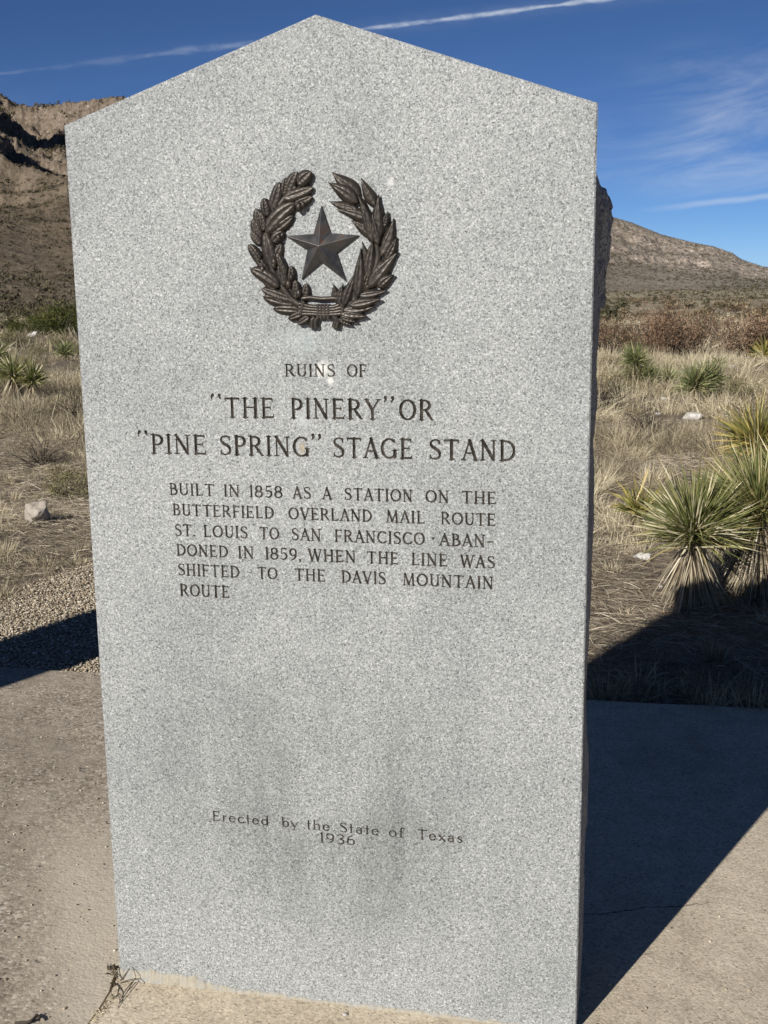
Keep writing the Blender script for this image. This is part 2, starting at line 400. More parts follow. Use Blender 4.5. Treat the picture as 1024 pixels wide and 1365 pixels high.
def f_rock(c1, c2):
    def f(t):
        c = t.coord(); n = t.noise(c, 16, 6, .7)
        return t.ramp(n, [(.34, c1), (.66, c2)]), t.bump(t.noise(c, 25, 6, .7), .6, .02)
    return f
M_ROCKG = mat('grey_limestone', f_rock((.26, .225, .185), (.46, .41, .345)), .9, .15)
M_ROCKW = mat('white_limestone', f_rock((.34, .315, .28), (.62, .60, .56)), .9, .15)
M_ROCKB = mat('tan_stone', f_rock((.26, .17, .09), (.42, .29, .16)), .9, .15)

def f_tint(stops, along=None):
    def f(t):
        col = t.ramp(t.attr('tint'), stops)
        if along:
            col = t.mix(t.rng(t.attr('along'), along[0], along[1], 0, along[3]), col, along[2])
        return col, None
    return f
STRAW = [(0, (.14, .115, .078)), (.3, (.315, .262, .175)), (.65, (.52, .445, .295)), (1, (.76, .68, .49))]
M_GRASS = mat('dry_grass', f_tint(STRAW), .7, .2, transl=.25)
M_GRASSD = mat('matted_grass', f_tint([(0, (.11, .09, .068)), (.4, (.25, .207, .155)), (.8, (.42, .355, .26)), (1, (.66, .58, .44))]), .8, .15, transl=.15)
M_YUCCA = mat('yucca_leaf', f_tint([(0, (.070, .088, .028)), (.5, (.165, .185, .060)), (.78, (.31, .305, .12)), (.92, (.50, .42, .19)), (1, (.74, .67, .47))], (.8, 1.0, (.42, .30, .10), .7)), .45, .4, transl=.2)
M_YUCCAFAR = mat('yucca_leaf_dark', f_tint([(0, (.075, .095, .040)), (.5, (.155, .18, .070)), (.88, (.32, .31, .14)), (1, (.60, .52, .30))]), .5, .35, transl=.15)
M_YUCCAY = mat('yucca_leaf_yellow', f_tint([(0, (.10, .12, .035)), (.4, (.20, .20, .055)), (.75, (.40, .33, .09)), (1, (.56, .43, .17))], (.75, 1.0, (.50, .34, .11), .6)), .45, .4, transl=.2)
M_SKIRT = mat('dead_yucca_leaf', f_tint([(0, (.08, .06, .042)), (.35, (.20, .16, .108)), (.75, (.45, .385, .27)), (1, (.68, .61, .45))]), .7, .2, transl=.15)
M_TRUNK = mat('yucca_trunk', f_rock((.07, .055, .04), (.15, .115, .08)), .95, .1)
M_TWIG = mat('grey_twig', f_tint([(0, (.055, .045, .036)), (1, (.14, .115, .09))]), .9, .1)
M_OAKLEAF = mat('russet_leaf', f_tint([(0, (.055, .035, .022)), (.35, (.165, .102, .062)), (.7, (.29, .188, .118)), (1, (.45, .325, .22))]), .75, .2, transl=.25)
M_OAKDULL = mat('dull_brown_leaf', f_tint([(0, (.06, .05, .028)), (.4, (.15, .115, .068)), (.75, (.25, .195, .115)), (1, (.36, .29, .18))]), .75, .2, transl=.25)
M_JUNIPER = mat('olive_green_leaf', f_tint([(0, (.026, .034, .009)), (.5, (.062, .072, .018)), (1, (.12, .122, .032))]), .7, .2, transl=.15)
M_SCRUB = mat('grey_green_leaf', f_tint([(0, (.05, .048, .028)), (.5, (.10, .094, .052)), (1, (.19, .17, .10))]), .8, .15, transl=.15)

M_PALE = mat('pale_olive_leaf', f_tint([(0, (.09, .08, .04)), (.5, (.20, .18, .09)), (1, (.38, .33, .18))]), .8, .15, transl=.15)
M_HILLSCRUB = mat('dull_olive_leaf', f_tint([(0, (.040, .036, .022)), (.5, (.080, .070, .042)), (1, (.15, .125, .078))]), .8, .15, transl=.1)
def f_mountain(t):
    c = t.coord(); geo = t.node('ShaderNodeNewGeometry'); nz = t.sep(geo.outputs['Normal'])[2]
    rock_m = t.attr('rock')
    n1 = t.noise(c, .02, 7, .66); n2 = t.noise(c, .09, 6, .7); n3 = t.noise(c, .35, 5, .7)
    grass = t.ramp(n2, [(.28, (.095, .073, .050)), (.5, (.165, .130, .092)), (.72, (.235, .188, .137))])
    rock = t.ramp(n3, [(.25, (.15, .12, .094)), (.45, (.27, .218, .172)), (.57, (.46, .385, .32)), (.68, (.74, .66, .58))])
    east = t.rng(t.sep(c)[0], -150.0, 60.0)  # right range paler: distance haze put into the colour, plus lighter rock
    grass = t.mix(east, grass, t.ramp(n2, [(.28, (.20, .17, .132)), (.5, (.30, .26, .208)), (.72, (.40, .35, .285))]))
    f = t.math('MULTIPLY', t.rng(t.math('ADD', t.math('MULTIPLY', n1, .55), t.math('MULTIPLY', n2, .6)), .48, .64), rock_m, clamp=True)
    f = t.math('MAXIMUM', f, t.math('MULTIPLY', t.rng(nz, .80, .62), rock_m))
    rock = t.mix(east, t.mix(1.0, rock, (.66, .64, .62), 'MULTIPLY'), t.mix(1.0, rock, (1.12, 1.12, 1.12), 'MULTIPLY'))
    col = t.mix(f, grass, rock)
    veg = t.vor(c, .22); vm = t.rng(t.math('ADD', veg.outputs['Distance'], t.math('MULTIPLY', n3, .22)), .22, .40, 1, 0)
    col = t.mix(t.math('MULTIPLY', vm, .6), col, (.070, .060, .037))
    return col, t.bump(t.math('ADD', n3, t.math('MULTIPLY', n2, 2)), .7, 3.0)
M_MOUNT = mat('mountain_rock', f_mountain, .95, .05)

# ------------------------------------------------------------------ terrain
def gz(x, y):
    x = np.asarray(x, float); y = np.asarray(y, float)
    r = np.hypot(x - CAM[0], y - CAM[1])
    z = -0.035 - .023 * np.maximum(r - 21, 0) + .010 * np.maximum(r - 320, 0) + .013 * np.maximum(r - 900, 0)
    k = sstep(1.9, 5.0, y) + sstep(8.5, 12, r) * (y < 1.9)
    k = np.clip(k, 0, 1)
    z = z + k * .05 * fbm(x * .8, y * .8, None, 3, 3) + sstep(12, 40, r) * .35 * fbm(x * .08, y * .08, None, 3, 9)
    z = np.where((y < 1.83) & (r < 8.5), -.06, z)
    return z
rr = np.concatenate([[0.02], np.geomspace(.35, 9000, 190)]); aa = np.radians(np.arange(0, 360, 1.0))
X = CAM[0] + rr[:, None] * np.sin(aa)[None]; Y = CAM[1] + rr[:, None] * np.cos(aa)[None]
tag(mesh_obj('ground', np.stack([X, Y, gz(X, Y)], -1).reshape(-1, 3), grid_faces(len(rr), len(aa), True), M_GROUND, smooth=True), kind='structure')

def az_of(px): d = pxdir(px, 400); return math.atan2(d[0], d[1])
# skyline of the range, measured as photo pixels -> elevation
sky_px = [(-2600, 150), (-1500, 60), (-900, 30), (-400, 60), (-160, 84), (-60, 104), (0, 119), (22, 127), (40, 138), (58, 142), (85, 140), (110, 137), (130, 135), (170, 128), (260, 150), (380, 190), (520, 225), (660, 255), (760, 275), (810, 288),
          (840, 297), (880, 313), (920, 323), (950, 329), (975, 338), (985, 346), (1024, 358), (1120, 376), (1400, 384), (1900, 380), (2600, 380)]
def elev_of(px, py):
    d = pxdir(px, py); return math.asin(d[2])
sx_ = np.array([az_of(p[0]) if p[0] < 2400 else math.atan2(*pxdir(p[0], 400)[:2]) for p in sky_px]); se_ = np.array([elev_of(*p) for p in sky_px])
o_ = np.argsort(sx_); sx_, se_ = sx_[o_], se_[o_]
def dense(a, b, step): return np.arange(a, b, step)
pxs = np.concatenate([np.arange(-1600, -300, 18), np.arange(-300, -70, 5), dense(-70, 190, 1.35), np.arange(190, 750, 8), dense(750, 1090, 1.35), np.arange(1090, 1900, 14)])
AZ = np.array([math.atan2(*pxdir(p, 400)[:2]) for p in pxs])
ridge_r = np.interp(pxs, [-1600, -100, 200, 500, 800, 1900], [1000, 1080, 1150, 1450, 1750, 1900])
foot_r = np.interp(pxs, [-1600, 0, 200, 600, 820, 1100, 1900], [190, 210, 230, 420, 620, 700, 800])
NT_ = 330
tt = np.concatenate([np.linspace(0, .5, 120, endpoint=False), np.linspace(.5, 1.0, 170, endpoint=False), np.linspace(1.0, 1.5, 40)])
RRm = foot_r[None] + (ridge_r - foot_r)[None] * tt[:, None]
XX = CAM[0] + RRm * np.sin(AZ)[None]; YY = CAM[1] + RRm * np.cos(AZ)[None]
zf = gz(CAM[0] + foot_r * np.sin(AZ), CAM[1] + foot_r * np.cos(AZ)) - 1.0
Hs = CAM[2] + ridge_r * np.tan(np.interp(AZ, sx_, se_))
lft = sstep(700, 300, pxs)                                   # 1 on the high left massif
pr_l = np.interp(tt, [0, .15, .35, .6, .75, .88, 1.0, 1.2, 1.5], [0, .05, .18, .45, .64, .85, 1.0, .95, .7])
pr_r = np.interp(tt, [0, .12, .3, .5, .7, .85, 1.0, 1.2, 1.5], [0, .03, .20, .46, .70, .88, 1.0, .93, .6])
prof = pr_l[:, None] * lft[None] + pr_r[:, None] * (1 - lft[None])
ZZ = zf[None] + (Hs - zf)[None] * prof
amp = sstep(.05, .55, tt)[:, None] * (1 - sstep(.90, 1.0, tt)[:, None] * .9)
rid = fbm(XX * .006, YY * .006, None, 5, 21, .5, True)
ZZ += amp * (rid - .1) * (20 * lft[None] + 8 * (1 - lft[None]))
va = math.radians(-27.7 + 128)                                # spurs drop towards the lower right of the left slope
al, ac = XX * math.sin(va) + YY * math.cos(va), XX * math.cos(va) - YY * math.sin(va)
spur = fbm(ac * .0125 + .35 * fbm(XX * .01, YY * .01, None, 2, 15), al * .0032, None, 3, 64, .45, True)
ZZ += amp * lft[None] * sstep(.25, .6, tt)[:, None] * (spur - .25) * 30
crag = fbm(XX * .035, YY * .035, None, 4, 33, .55, True)
rockm = sstep(.42, .66, tt)[:, None] * lft[None] + (sstep(.22, .36, tt) * (1 - .8 * sstep(.84, .95, tt)))[:, None] * (1 - lft[None])
rockcol = None
rockm = np.clip(rockm + .25 * fbm(XX * .01, YY * .01, None, 3, 41) * sstep(.2, .4, tt)[:, None], 0, 1)
ZZ += crag * rockm * (9.0 * lft[None] + 3.4 * (1 - lft[None]))
crag2 = fbm(XX * .09, YY * .09, None, 3, 35, .6, True); ZZ += crag2 * rockm * (4.2 * lft[None] + 1.6 * (1 - lft[None]))
stepz = 13.0; fr = ZZ / stepz + .35 * fbm(XX * .012, YY * .012, None, 3, 55); led = (np.floor(fr) + sstep(.25, .75, fr - np.floor(fr))) - fr
ZZ += led * stepz * .22 * rockm
# settle each column so that the crest keeps the height of the range
exc = (ZZ - CAM[2] - RRm * np.tan(np.interp(AZ, sx_, se_))[None]).max(0)
exc = np.convolve(np.pad(exc, 6, mode='edge'), np.ones(13) / 13, 'valid') * .55 + exc * .45
ZZ = ZZ - exc[None] * sstep(.30, .80, tt)[:, None]
# tall crags that stand just outside the left of the view; their shadows rake across the slope
def crag_at(px, rdist, h, wx, wr):
    az = math.atan2(*pxdir(px, 400)[:2]); x0, y0 = CAM[0] + rdist * math.sin(az), CAM[1] + rdist * math.cos(az)
    ca, sa = math.cos(az), math.sin(az)
    la = (XX - x0) * ca - (YY - y0) * sa; ra = (XX - x0) * sa + (YY - y0) * ca
    q = np.sqrt((la / wx) ** 2 + (ra / wr) ** 2) + .25 * fbm(XX * .03, YY * .03, None, 3, 77)
    return h * (1 - sstep(.45, 1.0, q))
ZZ = ZZ + crag_at(-50, 915, 64, 24, 58) + crag_at(-40, 700, 32, 18, 48)
NPX = len(pxs)
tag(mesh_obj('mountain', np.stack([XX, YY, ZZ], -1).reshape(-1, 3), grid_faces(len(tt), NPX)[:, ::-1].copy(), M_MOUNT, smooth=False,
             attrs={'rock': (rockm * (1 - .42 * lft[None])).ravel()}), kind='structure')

# ------------------------------------------------------------------ paving
def sheet(name, xs, ys, z, material, thick=.06):
    """closed paving slab from a plan polygon"""
    n = len(xs); top = [(x, y, z) for x, y in zip(xs, ys)]; bot = [(x, y, z - thick) for x, y in zip(xs, ys)]
    faces = [tuple(range(n))] + [tuple(range(2 * n - 1, n - 1, -1))] + [(i, i + n, (i + 1) % n + n, (i + 1) % n) for i in range(n)]
    return tag(mesh_obj(name, top + bot, faces, material), kind='structure')
j0 = on_z(160, 1303); j1 = on_z(122, 1365)
jx = lambda y: j0[0] + (j1[0] - j0[0]) * (y - j0[1]) / (j1[1] - j0[1])
rg = np.random.default_rng(5)
ex = np.arange(-5.5, -.499, .06); ey = 1.775 + .01 * ex + .012 * fbm(ex * 3, ex * 0, None, 3, 2)
jy = np.arange(-6, .0, .05); jxx = np.array([jx(q) if q > -.35 else jx(-.35) for q in jy]) + .004 * fbm(jy * 12, jy * 0, None, 3, 4)
# left worn slab: far edge, right side along the stone then along the joint to the front
lx = list(ex) + [-.489, -.489] + list(jxx[::-1] - .006) + [-5.5]
ly = list(ey) + [1.76, 0.0] + list(jy[::-1]) + [-6]
sheet('plaza_paving', lx[::-1], ly[::-1], .0, M_CONCR)
ex2 = np.arange(-.47, 5.5, .06); ey2 = 1.775 + .045 * ex2 + .010 * fbm(ex2 * 3, ex2 * 0 + 5, None, 3, 2)
rx = [-.479] + list(ex2) + [5.5] + list(jxx); ry = [1.755] + list(ey2) + [-6] + list(jy)
sheet('plaza_paving', (rx + [-.479])[::-1], (ry + [0.0])[::-1], .002, M_CONC)

# gravel path behind the left slab
gy = np.arange(1.60, 14, .12); gxl = -2.2 + .07 * fbm(gy * 1.5, gy * 0, None, 3, 8); gxr = -.55 + .08 * fbm(gy * 1.2, gy * 0 + 3, None, 3, 8)
gV = [(x, y, -.018 + .01 * math.sin(3 * y)) for y, x in zip(gy, gxl)] + [(x, y, -.018 + .01 * math.sin(3 * y)) for y, x in zip(gy, gxr)]
n = len(gy)
tag(mesh_obj('gravel_path', gV, [(i, i + n, i + n + 1, i + 1) for i in range(n - 1)], M_GBED), kind='structure')
V0, F0 = ico()
def pebbles(name, P, S, mtl, rng, low=True, flat=.65):
    import bmesh
    bm = bmesh.new(); bmesh.ops.create_icosphere(bm, subdivisions=1, radius=1.0)
    v = np.array([q.co[:] for q in bm.verts]); f = np.array([[q.index for q in g.verts] for g in bm.faces]); bm.free()
    N = len(P); jit = 1 + rng.uniform(-.3, .3, (N, len(v), 1))
    sc = S[:, None] * rng.uniform(.7, 1.25, (N, 3)); sc[:, 2] *= flat
    a = rng.uniform(0, 6.28, N); W = v[None] * jit * sc[:, None]
    x = W[..., 0] * np.cos(a)[:, None] - W[..., 1] * np.sin(a)[:, None]; y = W[..., 0] * np.sin(a)[:, None] + W[..., 1] * np.cos(a)[:, None]
    V = np.stack([x, y, W[..., 2]], -1) + P[:, None]
    F = (np.arange(N)[:, None, None] * len(v) + f[None]).reshape(-1, 3)
    return mesh_obj(name, V.reshape(-1, 3), F, mtl, attrs={'tint': np.repeat(rng.uniform(0, 1, N), len(v))})
rg = np.random.default_rng(21)
N = 52000
gxx = rg.uniform(-2.3, -.5, N); gyy = 1.74 + 2.9 * rg.uniform(0, 1, N) ** 1.15
keep = gxx > -2.2 + .10 * fbm(gyy * 1.5, gyy * 0, None, 3, 8) - .05 * rg.random(N)
gxx, gyy = gxx[keep], gyy[keep]
tag(pebbles('gravel', np.stack([gxx, gyy, -.013 + .01 * np.sin(3 * gyy) + rg.uniform(-.003, .006, len(gxx))], -1), rg.uniform(.003, .0062, len(gxx)) * (1 + .5 * (rg.random(len(gxx)) > .93)), M_PEBBLE, rg),
    'tan crushed gravel covering the path behind the worn concrete on the left', 'gravel', kind='stuff')
# grit lying on the worn slab
N = 700
P = np.stack([rg.uniform(-2.2, -.52, N), rg.uniform(-.5, 1.75, N), np.full(N, .002)], -1)
P2 = np.stack([rg.uniform(-.45, 2.0, 500), rg.uniform(-.55, 1.7, 500), np.full(500, .004)], -1)
P2 = P2[(np.abs(P2[:, 0]) > .5) | (P2[:, 1] < -.03)]
P = np.vstack([P, P2]); tag(pebbles('grit', P, rg.uniform(.0012, .0036, len(P)) , M_PEBBLE, rg), 'loose sandy grit scattered over the concrete paving', 'grit', kind='stuff')

# ------------------------------------------------------------------ the granite marker
HW, ZS, ZA, TH = .474, 1.7134, 1.875, .28
mon = thing('granite_marker', (0, 0, 0), 'tall gray granite marker with pointed top, bronze star and wreath and carved text', 'monument')

# ---- lettering: variable-width strokes, cut as V grooves
K, Hn = .066, .034
def arc(cx, cy, rx, ry, a0, a1, n=14, k=K, h=Hn):
    a = np.radians(np.linspace(a0, a1, n)); return [(cx + rx * math.cos(q), cy + ry * math.sin(q), h + (k - h) * abs(math.cos(q)) ** 1.4) for q in a]
def ln(x0, y0, x1, y1, w0=K, w1=None): return [(x0, y0, w0), (x1, y1, w0 if w1 is None else w1)]
def ser(x, y, l=.10, h=.022): return [(x - l, y, h * .7), (x, y, h * 1.6), (x + l, y, h * .7)]
def stem(x, y0=0.02, y1=.98, k=K, l=.10): return [ln(x, y0, x, y1, k), ser(x, y0, l), ser(x, y1, l)]
def spl(pts, w):
    pts = np.array(pts, float); n = len(pts); ext = np.vstack([2 * pts[0] - pts[1], pts, 2 * pts[-1] - pts[-2]]); out = []
    for i in range(n - 1):
        p0, p1, p2, p3 = ext[i:i + 4]
        for s in np.linspace(0, 1, 5, endpoint=False):
            out.append(.5 * ((2 * p1) + (-p0 + p2) * s + (2 * p0 - 5 * p1 + 4 * p2 - p3) * s * s + (-p0 + 3 * p1 - 3 * p2 + p3) * s ** 3))
    out.append(pts[-1]); out = np.array(out); ww = np.interp(np.linspace(0, 1, len(out)), np.linspace(0, 1, len(w)), w)
    return [(x, y, q) for (x, y), q in zip(out, ww)]
G = {}
G['I'] = (stem(.11), .22)
G['T'] = ([ln(.02, .965, .60, .965, Hn), ln(.02, .97, .03, .86, .03, .012), ln(.60, .97, .59, .86, .03, .012), ln(.31, .02, .31, .97, K), ser(.31, .02)], .62)
G['H'] = (stem(.11) + stem(.55) + [ln(.11, .52, .55, .52, Hn)], .66)
G['E'] = (stem(.11) + [ln(.11, .965, .46, .965, Hn), ln(.46, .97, .47, .84, .03, .012), ln(.11, .52, .38, .52, Hn), ln(.38, .60, .38, .45, .016), ln(.11, .035, .48, .035, Hn), ln(.48, .03, .52, .17, .034, .012)], .54)
G['F'] = (stem(.11) + [ln(.11, .965, .46, .965, Hn), ln(.46, .97, .47, .84, .03, .012), ln(.11, .50, .37, .50, Hn), ln(.37, .58, .37, .43, .016)], .50)
G['L'] = (stem(.11) + [ln(.11, .035, .45, .035, Hn), ln(.45, .03, .49, .18, .034, .012)], .51)
bow = lambda x, yc, rx, ry: [ln(.11, yc + ry, x, yc + ry, Hn), arc(x, yc, rx, ry, 90, -90), ln(.11, yc - ry, x, yc - ry, Hn)]
G['P'] = (stem(.11) + bow(.24, .715, .22, .25), .50)
G['R'] = (stem(.11) + bow(.25, .735, .21, .23) + [[(.28, .50, .04), (.42, .26, K), (.56, .03, .045), (.62, .0, .015)]], .62)
G['B'] = (stem(.11) + bow(.24, .755, .18, .21) + bow(.25, .29, .24, .255), .53)
G['D'] = (stem(.11) + [ln(.11, .965, .22, .965, Hn), arc(.22, .5, .38, .465, 90, -90, 18), ln(.11, .035, .22, .035, Hn)], .64)
G['O'] = ([arc(.36, .5, .31, .475, 0, 360, 30)], .72)
G['C'] = ([arc(.36, .5, .31, .475, 48, 318, 24), ln(.56, .84, .58, .97, .03, .012)], .62)
G['G'] = ([arc(.36, .5, .31, .475, 48, 330, 24), ln(.56, .84, .58, .97, .03, .012), ln(.60, .08, .60, .40, K), ser(.60, .41)], .70)
G['S'] = ([spl([(.43, .80), (.39, .93), (.26, .975), (.11, .90), (.08, .74), (.18, .60), (.33, .49), (.44, .35), (.43, .13), (.26, .025), (.10, .07), (.06, .20)], [.016, .028, .03, .036, .05, .066, .068, .06, .045, .03, .028, .016]), ln(.435, .78, .445, .97, .022, .010), ln(.055, .22, .045, .02, .022, .010)], .50)
G['U'] = ([ln(.11, .98, .11, .30, K), ser(.11, .98), arc(.32, .30, .21, .275, 180, 360, 16), ln(.53, .30, .53, .98, Hn), ser(.53, .98)], .63)
G['V'] = ([ln(.06, .98, .31, .02, K), ln(.56, .98, .31, .02, Hn), ser(.06, .98), ser(.56, .98)], .62)
G['A'] = ([ln(.31, .98, .06, .02, Hn), ln(.31, .98, .56, .02, K), ln(.14, .34, .47, .34, Hn * .9), ser(.06, .02), ser(.56, .02)], .62)
G['N'] = ([ln(.10, .02, .10, .98, Hn), ln(.09, .98, .54, .04, K), ln(.55, .02, .55, .98, Hn), ser(.10, .02), ser(.55, .98), ln(.0, .98, .09, .98, .016, .03)], .66)
G['M'] = ([ln(.08, .02, .13, .98, Hn), ln(.13, .98, .38, .08, K), ln(.38, .08, .63, .98, Hn), ln(.63, .98, .68, .02, K), ser(.08, .02), ser(.68, .02)], .77)
G['W'] = ([ln(.05, .98, .24, .02, K), ln(.24, .02, .44, .98, Hn), ln(.42, .98, .62, .02, K), ln(.62, .02, .82, .98, Hn), ser(.05, .98), ser(.43, .98), ser(.82, .98)], .88)
G['Y'] = ([ln(.05, .98, .30, .46, K), ln(.56, .98, .30, .46, Hn), ln(.30, .50, .30, .02, K), ser(.30, .02), ser(.05, .98), ser(.56, .98)], .61)
G['1'] = ([ln(.14, .02, .14, 1.0, K), ser(.14, .02), ln(.14, 1.0, .03, .88, .04, .012)], .25)
G['8'] = ([arc(.26, .745, .18, .23, 0, 360, 22), arc(.26, .27, .215, .25, 0, 360, 24)], .52)
G['5'] = ([ln(.12, .95, .42, .97, .045), ln(.12, .95, .10, .53, .028), spl([(.10, .53), (.26, .60), (.42, .48), (.43, .20), (.24, .03), (.07, .10)], [.02, .035, .066, .06, .04, .02])], .50)
G['9'] = ([arc(.26, .68, .20, .295, 0, 360, 24), spl([(.46, .68), (.44, .36), (.32, .12), (.13, .0)], [K, .06, .04, .02])], .52)
G['6'] = ([arc(.26, .32, .20, .295, 0, 360, 24), spl([(.06, .32), (.08, .64), (.20, .88), (.40, 1.0)], [K, .06, .04, .02])], .52)
G['3'] = ([spl([(.07, .86), (.22, .97), (.40, .88), (.38, .66), (.20, .54), (.42, .42), (.43, .16), (.22, .02), (.05, .10)], [.02, .04, .06, .05, .03, .06, .06, .04, .02])], .50)
G['.'] = ([[(.08, .06, .075), (.085, .06, .07)]], .16)
G[','] = ([[(.08, .06, .07), (.09, -.04, .05), (.03, -.18, .012)]], .16)
G['-'] = ([ln(.04, .42, .34, .46, .04)], .38)
G['*'] = ([[(.05, .60, .02), (.22, .60, .02)], [(.135, .58, .07), (.135, .42, .015)]], .27)
G['o1'] = ([[(.10, 1.13, .07), (.06, 1.05, .05), (.055, .94, .012)], [(.36, 1.13, .07), (.37, 1.05, .05), (.42, .94, .012)]], .46)
G['c1'] = ([[(.10, 1.10, .07), (.12, 1.0, .045), (.05, .86, .012)], [(.38, 1.10, .07), (.40, 1.0, .045), (.33, .86, .012)]], .44)
k2, h2 = .062, .030
lstem = lambda x, y0, y1: ln(x, y0, x, y1, k2)
G['e'] = ([arc(.25, .31, .20, .295, 10, 320, 22, k2, h2), ln(.06, .34, .44, .36, .022)], .50)
G['r'] = ([lstem(.11, .02, .60), ser(.11, .02, .07), spl([(.11, .46), (.20, .58), (.32, .58)], [.03, .035, .05])], .36)
G['c'] = ([arc(.25, .31, .20, .295, 50, 318, 20, k2, h2)], .46)
G['t'] = ([lstem(.14, .04, .88), ln(.03, .60, .27, .60, .018), ser(.15, .03, .06)], .30)
G['d'] = ([arc(.24, .31, .185, .29, 0, 360, 22, k2, h2), lstem(.44, .02, .98), ser(.45, .02, .05)], .54)
G['b'] = ([lstem(.10, .02, .98), arc(.30, .31, .185, .29, 0, 360, 22, k2, h2)], .54)
G['y'] = ([ln(.05, .60, .26, .04, k2), ln(.47, .60, .20, -.20, h2), ln(.20, -.20, .09, -.24, h2)], .50)
G['h'] = ([lstem(.10, .02, .98), spl([(.10, .42), (.22, .58), (.36, .58), (.42, .42), (.42, .03)], [.025, .035, .05, k2, k2]), ser(.10, .02, .07), ser(.42, .02, .07)], .52)
G['a'] = ([spl([(.08, .50), (.20, .61), (.35, .56), (.39, .40), (.39, .03)], [.03, .035, .05, k2, k2]), arc(.23, .20, .16, .18, 0, 360, 20, .05, h2)], .50)
G['o'] = ([arc(.25, .31, .20, .295, 0, 360, 24, k2, h2)], .50)
G['f'] = ([spl([(.13, .03), (.13, .80), (.20, .97), (.33, .95)], [k2, k2, .04, .05]), ln(.03, .60, .27, .60, .016), ser(.13, .02, .06)], .34)
G['x'] = ([ln(.05, .60, .42, .02, k2), ln(.42, .60, .05, .02, h2)], .47)
G['s'] = ([spl([(.34, .50), (.24, .61), (.10, .54), (.12, .40), (.30, .26), (.34, .12), (.20, .02), (.05, .10)], [.02, .03, .045, .055, .055, .045, .03, .02])], .40)

LINES = [  # (list of (glyphs, x0px, x1px), baseline px at both ends ((x,y),(x,y)), cap px, dark paint?)
 ([('RUINS', 380, 446.7), ('OF', 462.8, 488.8)], ((380, 502), (489, 501.9)), 16.2, 1),
 ([(['o1'], 281, 296.5), ('THE', 300, 365.5), ('PINERY', 388, 506.5), (['c1'], 510.7, 525.5), ('OR', 532.5, 577.7)], ((309, 556.6), (562, 559.8)), 26.5, 1),
 ([(['o1'], 183.8, 198.5), ('PINE', 202, 275), ('SPRING', 293, 412.8), (['c1'], 414.5, 428.5), ('STAGE', 444, 550), ('STAND', 572, 687)], ((205, 604.2), (668, 614.4)), 26.2, 1),
 ([('BUILT', 226.4, 285.5), ('IN', 298.6, 319.4), ('1858', 332.3, 376.4), ('AS', 390.5, 414.4), ('A', 429.8, 442), ('STATION', 459.3, 550), ('ON', 567.5, 598.5), ('THE', 616, 661.5)], ((228, 660.4), (656, 671)), 15.6, 1),
 ([('BUTTERFIELD', 231, 365), ('OVERLAND', 385, 495.4), ('MAIL', 515.4, 566.2), ('ROUTE', 588, 660.7)], ((233, 687.4), (656, 700.4)), 15.6, 1),
 ([('ST.', 233.4, 260.4), ('LOUIS', 272, 330), ('TO', 346.6, 372), ('SAN', 388.6, 428), ('FRANCISCO', 446.6, 566.2), ('*', 574.5, 580.5), ('ABAN-', 586, 658)], ((236, 714.4), (650, 729)), 15.6, 1),
 ([('DONED', 235.8, 303.7), ('IN', 317.8, 338.4), ('1859,', 353.4, 401.7), ('WHEN', 411.5, 474), ('THE', 489.3, 531.3), ('LINE', 549, 596.5), ('WAS', 614.3, 659.5)], ((238, 741), (655, 756.8)), 15.6, 1),
 ([('SHIFTED', 237.6, 319), ('TO', 344, 369.8), ('THE', 393.3, 433.8), ('DAVIS', 455.6, 514.2), ('MOUNTAIN', 537.4, 657.5)], ((240, 767.4), (652, 784.2)), 15.6, 1),
 ([('ROUTE', 240.5, 305.6)], ((242, 794.2), (304, 796.8)), 15.6, 1),
 ([('Erected', 283.7, 358.4), ('by', 375.5, 397), ('the', 409, 440), ('State', 453, 505.3), ('of', 518.3, 539.3), ('Texas', 557, 617)], ((285, 1094), (612, 1122.8)), 12.6, 0),
 ([('1936', 426.5, 473.6)], ((428, 1122.7), (472, 1126.8)), 12.6, 0),
]
STEP = .00078
class Field:
    def __init__(s, x0, x1, z0, z1):
        s.x = np.arange(x0, x1, STEP); s.z = np.arange(z0, z1, STEP); s.d = np.zeros((len(s.z), len(s.x)), np.float32)
    def stroke(s, pts):
        pts = np.asarray(pts); pad = pts[:, 2].max() + .001
        i0, i1 = np.searchsorted(s.x, [pts[:, 0].min() - pad, pts[:, 0].max() + pad]); j0, j1 = np.searchsorted(s.z, [pts[:, 1].min() - pad, pts[:, 1].max() + pad])
        if i1 <= i0 or j1 <= j0: return
        gx, gz_ = np.meshgrid(s.x[i0:i1], s.z[j0:j1]); best = np.zeros_like(gx)
        for (ax, ay, aw), (bx, by, bw) in zip(pts[:-1], pts[1:]):
            dx, dy = bx - ax, by - ay; L2 = dx * dx + dy * dy + 1e-12
            q = np.clip(((gx - ax) * dx + (gz_ - ay) * dy) / L2, 0, 1)
            best = np.maximum(best, aw + (bw - aw) * q - np.hypot(gx - ax - q * dx, gz_ - ay - q * dy))
        s.d[j0:j1, i0:i1] = np.maximum(s.d[j0:j1, i0:i1], best)
